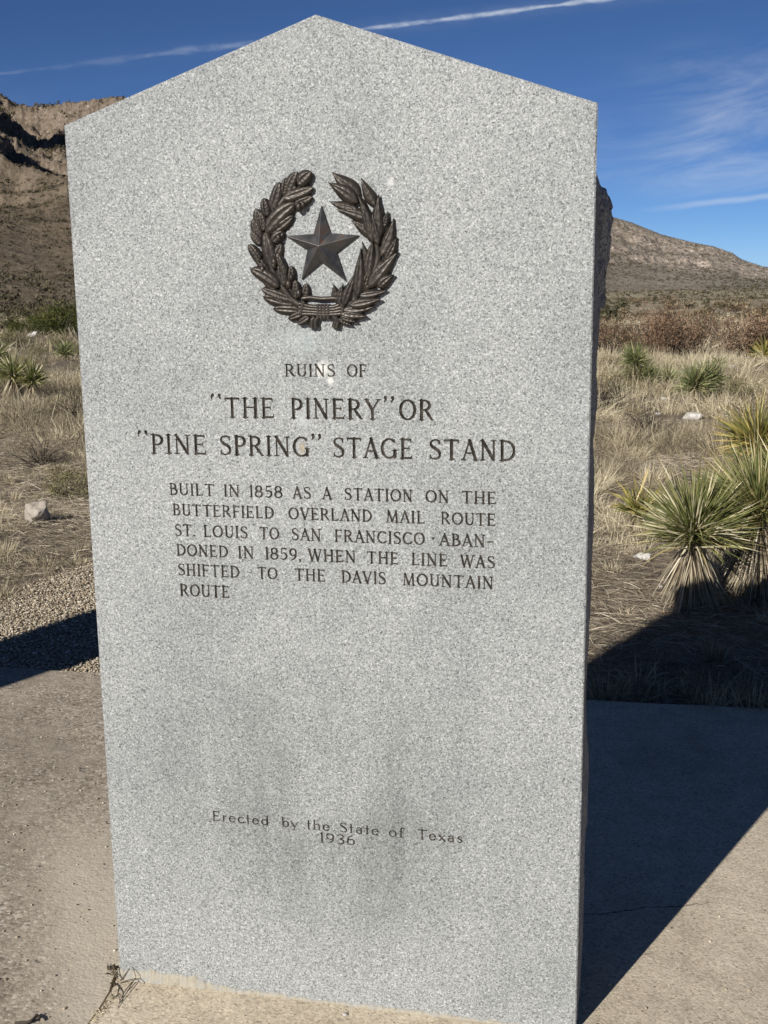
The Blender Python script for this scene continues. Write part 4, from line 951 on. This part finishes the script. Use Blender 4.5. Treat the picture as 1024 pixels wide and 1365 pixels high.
# ------------------------------------------------------------------ yuccas
def rosette_dirs(n, rng, emin=-.15, emax=1.0):
    s = rng.uniform(emin, emax, n); a = rng.uniform(0, 2 * np.pi, n); c = np.sqrt(np.clip(1 - s * s, 0, 1))
    return np.stack([c * np.cos(a), c * np.sin(a), s], -1)
def yucca(loc, label, heads, skirt_h, skirt_r, mleaf, seed, leafn=330, wid=.011, group=None, dead=.12, emin=-.12, stalkless=True):
    """heads: list of (dx,dy,height of rosette centre, leaf length)"""
    rng = np.random.default_rng(seed); yt = thing('yucca', loc, label, 'yucca', group)
    for (dx, dy, hz, L) in heads:
        d = rosette_dirs(leafn, rng, emin, 1.0); base = np.array([dx, dy, hz]) + d * .022 + rng.normal(size=(leafn, 3)) * .012
        base[:, 2] += rng.uniform(-.03, .03, leafn)
        T = np.clip(rng.beta(2.4, 2.2, leafn) * .92 + (.35 * (d[:, 2] < .1) * rng.random(leafn)), 0, .92); T[rng.random(leafn) < dead] = rng.uniform(.92, 1.0)
        ll = L * rng.uniform(.62, 1.10, leafn) * (.80 + .24 * np.clip(d[:, 2], 0, 1))
        V, F, T_, A = ribbons(base, d, ll, np.full(leafn, wid) * rng.uniform(.8, 1.2, leafn), rng.uniform(.0, .10, leafn) + .08 * (d[:, 2] < .15) + .45 * rng.random(leafn) * (rng.random(leafn) < .10), T, 4,
                              np.interp(np.linspace(0, 1, 5), [0, .3, .7, 1], [.8, 1, .7, .05]), rng=rng)
        mesh_obj('leaf_rosette', V, F, mleaf, yt, attrs={'tint': T_, 'along': A})
        # dead leaves hanging in a skirt
        n = int(leafn * 1.0); sh = hz - .02
        a = rng.uniform(0, 2 * np.pi, n); z0 = rng.uniform(max(.02, hz - skirt_h * .7), hz, n)
        out = .08 + .6 * rng.random(n) ** 1.5; a2 = a + rng.normal(0, .55, n); d = np.stack([np.cos(a2) * out, np.sin(a2) * out, -np.ones(n)], -1)
        base = np.stack([dx + np.cos(a) * skirt_r * .25, dy + np.sin(a) * skirt_r * .25, z0], -1)
        ll = np.minimum(rng.uniform(.6, 1.0, n) * L * 1.0, (z0 + .015) * np.sqrt(1 + out ** 2) * rng.uniform(.7, 1.05, n))
        V, F, T_, A = ribbons(base, d, np.maximum(ll, .02), np.full(n, wid) * rng.uniform(.7, 1.3, n), rng.uniform(-.05, .1, n), rng.beta(2, 1.6, n), 3, rng=rng)
        mesh_obj('dead_leaf_skirt', V, F, M_SKIRT, yt, attrs={'tint': T_})
        v, f = tube(np.array([(dx * .6, dy * .6, -.05), (dx, dy, hz * .5), (dx, dy, hz)]), [skirt_r * .42, skirt_r * .36, skirt_r * .2], 9)
        mesh_obj('trunk', v, f, M_TRUNK, yt)
    return yt
def gpt(px, py):
    q = on_z(px, py, -.03); q[2] = float(gz(q[0], q[1])); return q
def hgt(px, py_base, py):   # height above the ground point under py_base
    q = on_z(px, py_base, -.03); d = pxdir(px, py); tt_ = math.hypot(*(q - CAM)[:2]) / math.hypot(d[0], d[1]); return CAM[2] + d[2] * tt_ - q[2]
def dxy(px, py, px2): a, b = on_z(px, py, -.03), on_z(px2, py, -.03); return (b - a)[:2]
yA = gpt(932, 812)
yucca(yA, 'big yucca with a spiky green head over a straw skirt touched by the marker shadow', [(*dxy(932, 812, 921), hgt(921, 812, 716), .325)], .30, .09, M_YUCCA, 3, 1000, .0066, emin=.02, dead=.24)
yB = gpt(1006, 802)
yucca(yB, 'taller yucca at the right edge with a long shaggy straw skirt', [(0, 0, hgt(1004, 802, 690), .37)], .42, .10, M_YUCCA, 5, 900, .0068, emin=.05, dead=.2)
yC = gpt(850, 706)
yucca(yC, 'small yellow tipped yucca behind the left side of the big straw skirted one', [(0, 0, hgt(850, 706, 677), .20)], .16, .05, M_YUCCAY, 8, 150, .009, dead=.22, emin=.1)
yD = gpt(1008, 640)
yucca(yD, 'yellow green yucca behind the others at the upper right edge', [(0, 0, hgt(1008, 640, 590), .40)], .2, .1, M_YUCCAY, 9, 420, .011, dead=.14)
yucca(gpt(1052, 770), 'yucca cut by the right edge beside the taller shaggy one', [(0, 0, hgt(1052, 770, 668), .36)], .40, .10, M_YUCCA, 6, 700, .0072, emin=.0, dead=.2)
yucca(gpt(968, 752), 'half hidden yucca between the two largest on the right', [(0, 0, hgt(968, 752, 690), .27)], .2, .07, M_YUCCA, 7, 420, .0072, emin=.1, dead=.2)
yE = gpt(850, 520)
yucca(yE, 'tiered dark yucca with one head above another near the marker edge', [(*dxy(850, 520, 845), hgt(845, 520, 482), .26), (*dxy(850, 520, 854), hgt(850, 520, 505), .30), (*dxy(850, 520, 866), hgt(860, 520, 507), .2)], .2, .08, M_YUCCAFAR, 12, 420, .0095)
yF = gpt(926, 540)
yucca(yF, 'round dark green yucca above the flat white rock', [(0, 0, hgt(926, 540, 517), .31), (.14, .1, hgt(932, 540, 510), .27)], .14, .1, M_YUCCAFAR, 14, 520, .0095)
yG = gpt(890, 520)
yucca(yG, 'small green yucca between the tiered one and the round one', [(0, 0, hgt(890, 520, 507), .20)], .1, .06, M_YUCCAFAR, 15, 240, .009)
yucca(gpt(958, 492), 'smallest yucca standing alone on pale grass below the brush', [(0, 0, hgt(958, 492, 487), .17)], .05, .05, M_YUCCAFAR, 16, 90, .018)
yucca(gpt(822, 532), 'low pale green yucca close to the marker edge', [(0, 0, hgt(822, 532, 525), .18)], .06, .05, M_SCRUB, 17, 110, .014)
yucca(gpt(1020, 482), 'pale yucca at the right edge in front of the brush', [(0, 0, hgt(1020, 482, 474), .34)], .1, .06, M_YUCCAY, 18, 110, .02)
yH = gpt(20, 535)
yucca(yH, 'twin headed yucca with dark trunks at the left edge', [(0, 0, hgt(20, 535, 500), .30), (*dxy(20, 535, 45), hgt(45, 535, 507), .25)], .26, .09, M_YUCCA, 21, 480, .0095, dead=.2)
yucca(gpt(-4, 508), 'yucca cut by the left edge behind the twin headed one', [(0, 0, hgt(-4, 508, 478), .34)], .2, .09, M_YUCCAFAR, 22, 380, .011)
yucca(gpt(88, 482), 'tiny green yucca on the grass left of the marker', [(0, 0, hgt(88, 482, 472), .26)], .1, .05, M_YUCCAFAR, 42, 200, .014)

# ------------------------------------------------------------------ shrubs
def shrub_mesh(seed, nleaf, leaf, rx, rz, mtl, nst=16, lo=.12, clumps=26):
    rng = np.random.default_rng(seed); mb = MB()
    cl_ = rng.normal(size=(clumps, 3)); cl_ /= np.linalg.norm(cl_, axis=1, keepdims=True); cl_[:, 2] = np.abs(cl_[:, 2])
    cl_ *= rng.uniform(.45, .95, clumps)[:, None]; cl_ = cl_ * np.array([rx, rx, rz]) + np.array([0, 0, rz * lo])
    for c in cl_:
        a = rng.uniform(-.15, .15, 2) * rx; P = np.array([(a[0], a[1], -.05), (c[0] * .45, c[1] * .45, c[2] * .55), tuple(c)]); P[1] += rng.normal(size=3) * .05 * rx
        v, f = tube(P, [.016 * rx, .010 * rx, .004 * rx], 4); mb.add(v, f, rng.random())
    k = rng.integers(0, clumps, nleaf); sp = rng.uniform(.10, .30, clumps)
    P = cl_[k] + rng.normal(size=(nleaf, 3)) * (sp[k] * np.array([[rx], [rx], [rz]])).T * .75
    P[:, 2] = np.maximum(P[:, 2], .02 * rz)
    tb = np.clip(rng.normal(.48, .28, clumps)[k] + rng.normal(0, .2, nleaf), 0, 1)
    V, F, T, A = ribbons(P, rng.normal(size=(nleaf, 3)) + np.array([0, 0, .4]), leaf * rng.uniform(.6, 1.4, nleaf), leaf * .6 * rng.uniform(.6, 1.3, nleaf), np.zeros(nleaf), tb, 1, [.8, .55], rng=rng)
    return (np.vstack(mb.v), np.vstack(mb.f), np.concatenate(mb.a)), (V, F, T)
PROTO = {}
def shrub(kind, name, loc, s, sz, rz, label, cat, group=None):
    mtl, args = KINDS[kind]
    if kind not in PROTO:
        (tv, tf, ta), (V, F, T) = shrub_mesh(*args)
        a = mesh_obj('branches', tv, tf, M_TWIG, None, attrs={'tint': ta}); b = mesh_obj('foliage', V, F, mtl, None, attrs={'tint': T})
        PROTO[kind] = (a.data, b.data); bpy.data.objects.remove(a); bpy.data.objects.remove(b)
    o = thing(name, loc, label, cat, group, rz); o.scale = (s, s, sz)
    for nm, dt in zip(('branches', 'foliage'), PROTO[kind]): link(bpy.data.objects.new(nm, dt), o)
    return o
KINDS = {'twiggy': (M_OAKDULL, (110, 1500, .022, .9, .8, None, 8, .1, 70)), 'oak': (M_OAKLEAF, (101, 7000, .026, .75, .85, None, 16, .10, 60)), 'oak2': (M_OAKLEAF, (102, 6000, .028, .8, .8, None, 16, .12, 52)), 'dull': (M_OAKDULL, (103, 5600, .028, .8, .75, None, 16, .1, 38)),
         'jun': (M_JUNIPER, (104, 7000, .045, 1.0, .9, None, 14, .08, 60)), 'jun2': (M_JUNIPER, (105, 5200, .05, 1.0, .9, None, 14, .08, 44)), 'pale': (M_PALE, (109, 3600, .034, .85, .7, None, 8, .1, 34)), 'scrub': (M_SCRUB, (106, 520, .12, .8, .55, None, 8, .1, 16)), 'scrub2': (M_SCRUB, (107, 480, .12, .7, .75, None, 8, .1, 14)), 'scrubdry': (M_OAKDULL, (108, 480, .12, .8, .6, None, 8, .1, 16))}
def at_px(px, r):   # ground point under an image column, r metres away
    d = pxdir(px, 420); h = math.hypot(d[0], d[1]); x, y = CAM[0] + d[0] / h * r, CAM[1] + d[1] / h * r; return (x, y, float(gz(x, y)))
GB = 'brown brush in a belt across the plain'
for k_, px, r, s, sz, rz, lb in [
    ('dull', 806, 21.0, .85, .80, .3, 'dull brown bush in the belt nearest the marker edge'),
    ('dull', 833, 24.5, .7, .62, 1.3, 'low dull bush behind the white rock in the brush belt'),
    ('oak', 872, 20.5, .92, .95, 2.0, 'russet bush above the round green yucca'),
    ('oak2', 912, 19.8, .95, 1.1, .7, 'widest russet bush in the middle of the brush belt'),
    ('oak2', 998, 20.2, .86, 1.05, 2.8, 'reddish bush near the right edge of the photo'),
    ('oak', 1034, 20.6, .9, .9, 5.0, 'russet bush cut by the right edge'),
    ('dull', 925, 26, .8, .85, 3.3, 'taller dull bush behind the widest russet one'),
    ('dull', 826, 17.0, .5, .34, 3.9, 'low brown bush in front of the belt near the marker'),
    ('oak2', 780, 20.5, 1.0, .9, .9, 'russet bush half hidden behind the marker edge')]:
    shrub(k_, 'brown_shrub', at_px(px, r), s, sz, rz, lb, 'shrub', GB)
shrub('jun', 'juniper_bush', at_px(84, 33), 1.0, .86, .2, 'dense olive green bush beside the left edge of the marker', 'bush')
shrub('jun2', 'juniper_bush', at_px(60, 35), .62, .62, 1.0, 'smaller olive green bush left of the dense one', 'bush')
shrub('jun2', 'juniper_bush', at_px(24, 34), .5, .5, 2.0, 'small rounded olive bush at the far left', 'bush')
shrub('jun', 'juniper_bush', at_px(118, 34), 1.0, .8, 3.0, 'olive green bush half hidden by the left side of the marker', 'bush')
for px, r_, s_, sz_, lb in [(12, 26, .62, .5, 'pale bushy clump at the far left below the olive bushes'), (76, 24.5, .42, .42, 'pale low clump nearest the marker on the left'), (46, 22, .35, .36, 'faded clump between the pale ones on the left'), (104, 22.5, .4, .3, 'grey green clump touching the marker edge on the left'), (30, 19.5, .3, .25, 'smallest faded clump on the straw slope at the left')]:
    shrub('pale', 'desert_shrub', at_px(px, r_), s_, sz_, px, lb, 'shrub')
for kd, px, r_, s_, sz_, lb in [('twiggy', 868, 10.6, .30, .30, 'dark twiggy shrub between the tiered yucca and the round one'), ('twiggy', 806, 12.2, .34, .40, 'grey twiggy shrub beside the right edge of the marker'), ('pale', 986, 13.2, .34, .26, 'low pale olive shrub right of the round dark yucca'),
        ('twiggy', 1012, 11.2, .36, .34, 'grey twiggy shrub on pale grass at the right edge'), ('pale', 838, 14.6, .38, .24, 'low olive shrub just above the tiered yucca'), ('twiggy', 92, 12.5, .36, .34, 'grey twiggy shrub touching the left edge of the marker'), ('twiggy', 40, 9.3, .26, .24, 'small dark shrub in the grass below the twin headed yucca'), ('pale', 76, 8.2, .22, .18, 'small olive tuft in the grass left of the marker')]:
    shrub(kd, 'desert_shrub', at_px(px, r_), s_ * 1.3, sz_ * 1.6, px * .7, lb, 'shrub')
# scrub on the plain
rg = np.random.default_rng(77)
for i in range(120):
    px = rg.uniform(790, 1040) if i % 3 else rg.uniform(-20, 115)
    r = 34 * (300 / 34) ** (rg.random() ** .8)
    if px < 120: r = 38 + (r - 34) * .75
    kd = ('scrub', 'scrub2', 'scrubdry')[rg.integers(0, 3)]; s = rg.uniform(.35, .85) * (1 + r / 400)
    near = px < 120
    shrub(kd, 'desert_shrub', at_px(px, r), s, s * rg.uniform(.7, 1.1), rg.uniform(0, 6.28),
          'dull grey green shrub dotting the grassy foot of the left slope' if near else 'dull grey green shrub dotting the plain beyond the brown brush', 'shrub',
          'scrub on the foot of the left slope' if near else 'scrub on the plain beyond the brush')
# far scrub and trees on the mountain slopes: one mass
def far_scrub(n, seed):
    rng = np.random.default_rng(seed); fl = ZZ.shape
    bm_v, bm_f = ico(); idx_t = rng.integers(0, 288, n); cols = np.where(((pxs > -60) & (pxs < 180)) | ((pxs > 760) & (pxs < 1080)))[0]; idx_p = cols[rng.integers(0, len(cols), n)]
    den = fbm(XX[idx_t, idx_p] * .012, YY[idx_t, idx_p] * .012, None, 3, 90); kp = den + rng.uniform(-.5, .5, n) > -.1; idx_t, idx_p = idx_t[kp], idx_p[kp]; n = len(idx_t)
    P = np.stack([XX[idx_t, idx_p], YY[idx_t, idx_p], ZZ[idx_t, idx_p]], -1)
    q = 2600; rq = 110 * (780 / 110) ** (rng.random(q) ** .7); pq = np.where(rng.random(q) < .75, rng.uniform(760, 1090, q), rng.uniform(-60, 180, q)); rq = np.where(pq < 300, 60 + (rq - 110) * .22, rq)
    aq = np.interp(pq, pxs, AZ); xq, yq = CAM[0] + rq * np.sin(aq), CAM[1] + rq * np.cos(aq); P = np.vstack([P, np.stack([xq, yq, gz(xq, yq)], -1)]); idx_t = np.concatenate([idx_t, np.zeros(q, int)]); n += q
    dist_ = np.hypot(P[:, 0], P[:, 1]); S = rng.uniform(.35, 1.1, n) ** 1.4 * np.where(P[:, 0] > -40, .62, 1.15) * np.where(idx_t > 0, np.clip(dist_ / 800, .55, 1.2), np.clip(dist_ / 500, .3, 1.0)) * (1 + .3 * (tt[idx_t] > .9) * (dist_ < 1300))
    m_ = 9
    P2 = P[:, None] + rng.normal(size=(n, m_, 3)) * S[:, None, None] * np.array([.65, .65, .35]); P2[..., 2] += S[:, None] * .6
    T = np.repeat(rng.random(n), m_)
    d = rng.normal(size=(n * m_, 3)); V, F, T_, A = ribbons(P2.reshape(-1, 3), d, np.repeat(S, m_) * .75, np.repeat(S, m_) * .65, np.zeros(n * m_), T, 1, [1, .7], rng=rng)
    return mesh_obj('hillside_scrub', V, F, M_HILLSCRUB, attrs={'tint': T_})
tag(far_scrub(34000, 5), 'dark scrub and small trees specking the mountain slopes', 'scrub', kind='stuff')

# ------------------------------------------------------------------ grass
def sector(n, r0, r1, rng, a0=-34, a1=13, pw=1.0):
    r = np.sqrt(rng.uniform(r0 * r0, r1 * r1, n)); a = np.radians(rng.uniform(a0, a1, n))
    return CAM[0] + r * np.sin(a), CAM[1] + r * np.cos(a)
def allowed(x, y, rng):
    edge = 1.80 + .045 * np.maximum(x, 0) + .02 * rng.normal(size=len(x))
    path = (x > -2.2 + .12 * rng.normal(size=len(x))) & (x < -.55 + .1 * rng.normal(size=len(x))) & (y < 12)
    return (y > edge) & ~path
EXCL = [(o.location.x, o.location.y, max(o.dimensions.x, .06) * .75 + .03) for o in COL.objects if o.name.split('.')[0] in ('rock', 'pebble')]
# nothing tall grows just in front of the stones, so they stay in view
EXCL += [(a + (CAM[0] - a) * .5 / math.hypot(CAM[0] - a, CAM[1] - b), b + (CAM[1] - b) * .5 / math.hypot(CAM[0] - a, CAM[1] - b), .30) for a, b, c in EXCL if math.hypot(CAM[0] - a, CAM[1] - b) > 5.5 and c > .06]
def tufts(name, n, r0, r1, nb, h, wd, seed, material, label, spread=.07, lean=.55, bias=.0, a0=-34, a1=13, lowleft=True, boost=0.0):
    rng = np.random.default_rng(seed); x, y = sector(n, r0, r1, rng, a0, a1)
    dn = 1.3 * fbm(x * 1.15, y * 1.15, None, 3, 12); ok = allowed(x, y, rng) & (dn + rng.uniform(-.25, .25, n) > -.02 - bias)
    # keep the trampled strip by the gravel and the litter by the concrete short
    x, y, dn = x[ok], y[ok], dn[ok]; n = len(x); z = gz(x, y)
    far_ok = np.ones(n, bool)
    for ex_, ey_, er_ in EXCL: far_ok &= np.hypot(x - ex_, y - ey_) > er_
    x, y, dn, z = x[far_ok], y[far_ok], dn[far_ok], z[far_ok]; n = len(x)
    hh = h * rng.uniform(.35, 1.3, n) * (1 + .5 * np.clip(dn, -.6, .8))
    if lowleft:
        hh *= np.where(x < -1.5, .42 + .58 * sstep(4.2, 10, y), 1.0) * np.where(x > -1, .34 + .66 * sstep(2.6, 7.5, y), 1.0)
    N = n * nb; k = np.repeat(np.arange(n), nb)
    a = rng.uniform(0, 2 * np.pi, N); q = np.abs(rng.normal(size=N)) * lean
    wind = rng.normal(0, .22, (n, 2))[k] + np.array([.08, .0])
    d = np.stack([np.cos(a) * q + wind[:, 0], np.sin(a) * q + wind[:, 1], np.ones(N)], -1)
    rad = spread * np.sqrt(rng.random(N)) * (hh[k] / h)
    base = np.stack([x[k] + np.cos(a) * rad, y[k] + np.sin(a) * rad, z[k] - .01], -1)
    tb = np.clip(.57 + boost - .20 * (x < -1.2) + .30 * vn(x * .7, y * .7, None, 31) + .19 * rng.normal(size=n), .05, .95)
    T = np.clip(tb[k] + rng.normal(0, .20, N), 0, 1)
    V, F, T_, A = ribbons(base, d, hh[k] * rng.uniform(.5, 1.15, N), np.full(N, wd) * rng.uniform(.6, 1.4, N), rng.uniform(.05, .5, N), T, 3 if r1 < 12 else 2, rng=rng)
    return tag(mesh_obj(name, V, F, material, attrs={'tint': T_}), label, 'grass', kind='stuff')
tufts('dry_grass', 5200, 3.4, 10.5, 44, .19, .0026, 1, M_GRASS, 'straw coloured bunch grass close behind the marker', .07, .95, .15)
tufts('dry_grass', 7200, 9.5, 22, 30, .25, .0055, 2, M_GRASS, 'pale straw grass covering the middle distance', .10, .95, .25)
tufts('dry_grass', 6500, 22, 62, 14, .30, .016, 3, M_GRASS, 'faded straw grass on the plain among the shrubs', .22, .5, .25)
tufts('dry_grass', 620, 4.2, 20, 150, .30, .0034, 7, M_GRASS, 'taller golden bunches standing out of the straw grass', .085, .62, .25, boost=.14)
def fringe(n, seed, nb=40):
    rng = np.random.default_rng(seed); x = rng.uniform(.40, 3.2, n); y = 1.80 + .045 * x + np.abs(rng.normal(0, .14, n)); k = np.repeat(np.arange(n), nb); N = n * nb
    hh = rng.uniform(.06, .17, n); a = rng.uniform(0, 6.28, N); q = np.abs(rng.normal(size=N)) * .8
    d = np.stack([np.cos(a) * q, np.sin(a) * q - .12, np.ones(N)], -1); rad = .05 * np.sqrt(rng.random(N))
    base = np.stack([x[k] + np.cos(a) * rad, y[k] + np.sin(a) * rad, gz(x, y)[k] - .01], -1)
    V, F, T_, A = ribbons(base, d, hh[k] * rng.uniform(.5, 1.2, N), np.full(N, .0026) * rng.uniform(.6, 1.4, N), rng.uniform(.05, .6, N), np.clip(rng.normal(.5, .2, n)[k] + rng.normal(0, .2, N), 0, 1), 3, rng=rng)
    tag(mesh_obj('dry_grass', V, F, M_GRASS, attrs={'tint': T_}), 'low grass fringe overhanging the far edge of the concrete on the right', 'grass', kind='stuff')
fringe(260, 15)
def litter(n, seed):
    rng = np.random.default_rng(seed); x, y = sector(n, 3.3, 11.5, rng); ok = allowed(x, y, rng); x, y = x[ok], y[ok]; n = len(x)
    a = rng.uniform(0, 6.28, n); d = np.stack([np.cos(a), np.sin(a), rng.uniform(-.05, .45, n)], -1)
    base = np.stack([x, y, gz(x, y) + rng.uniform(0, .035, n)], -1)
    T = np.clip(.45 + .4 * vn(x * 1.1, y * 1.1, None, 44) + rng.normal(0, .22, n), 0, 1)
    V, F, T_, A = ribbons(base, d, rng.uniform(.03, .15, n), rng.uniform(.0012, .0034, n), rng.uniform(0, .35, n), T, 2, rng=rng)
    tag(mesh_obj('grass_litter', V, F, M_GRASSD, attrs={'tint': T_}), 'matted grey brown dead grass lying on the soil', 'grass litter', kind='stuff')
litter(150000, 6)
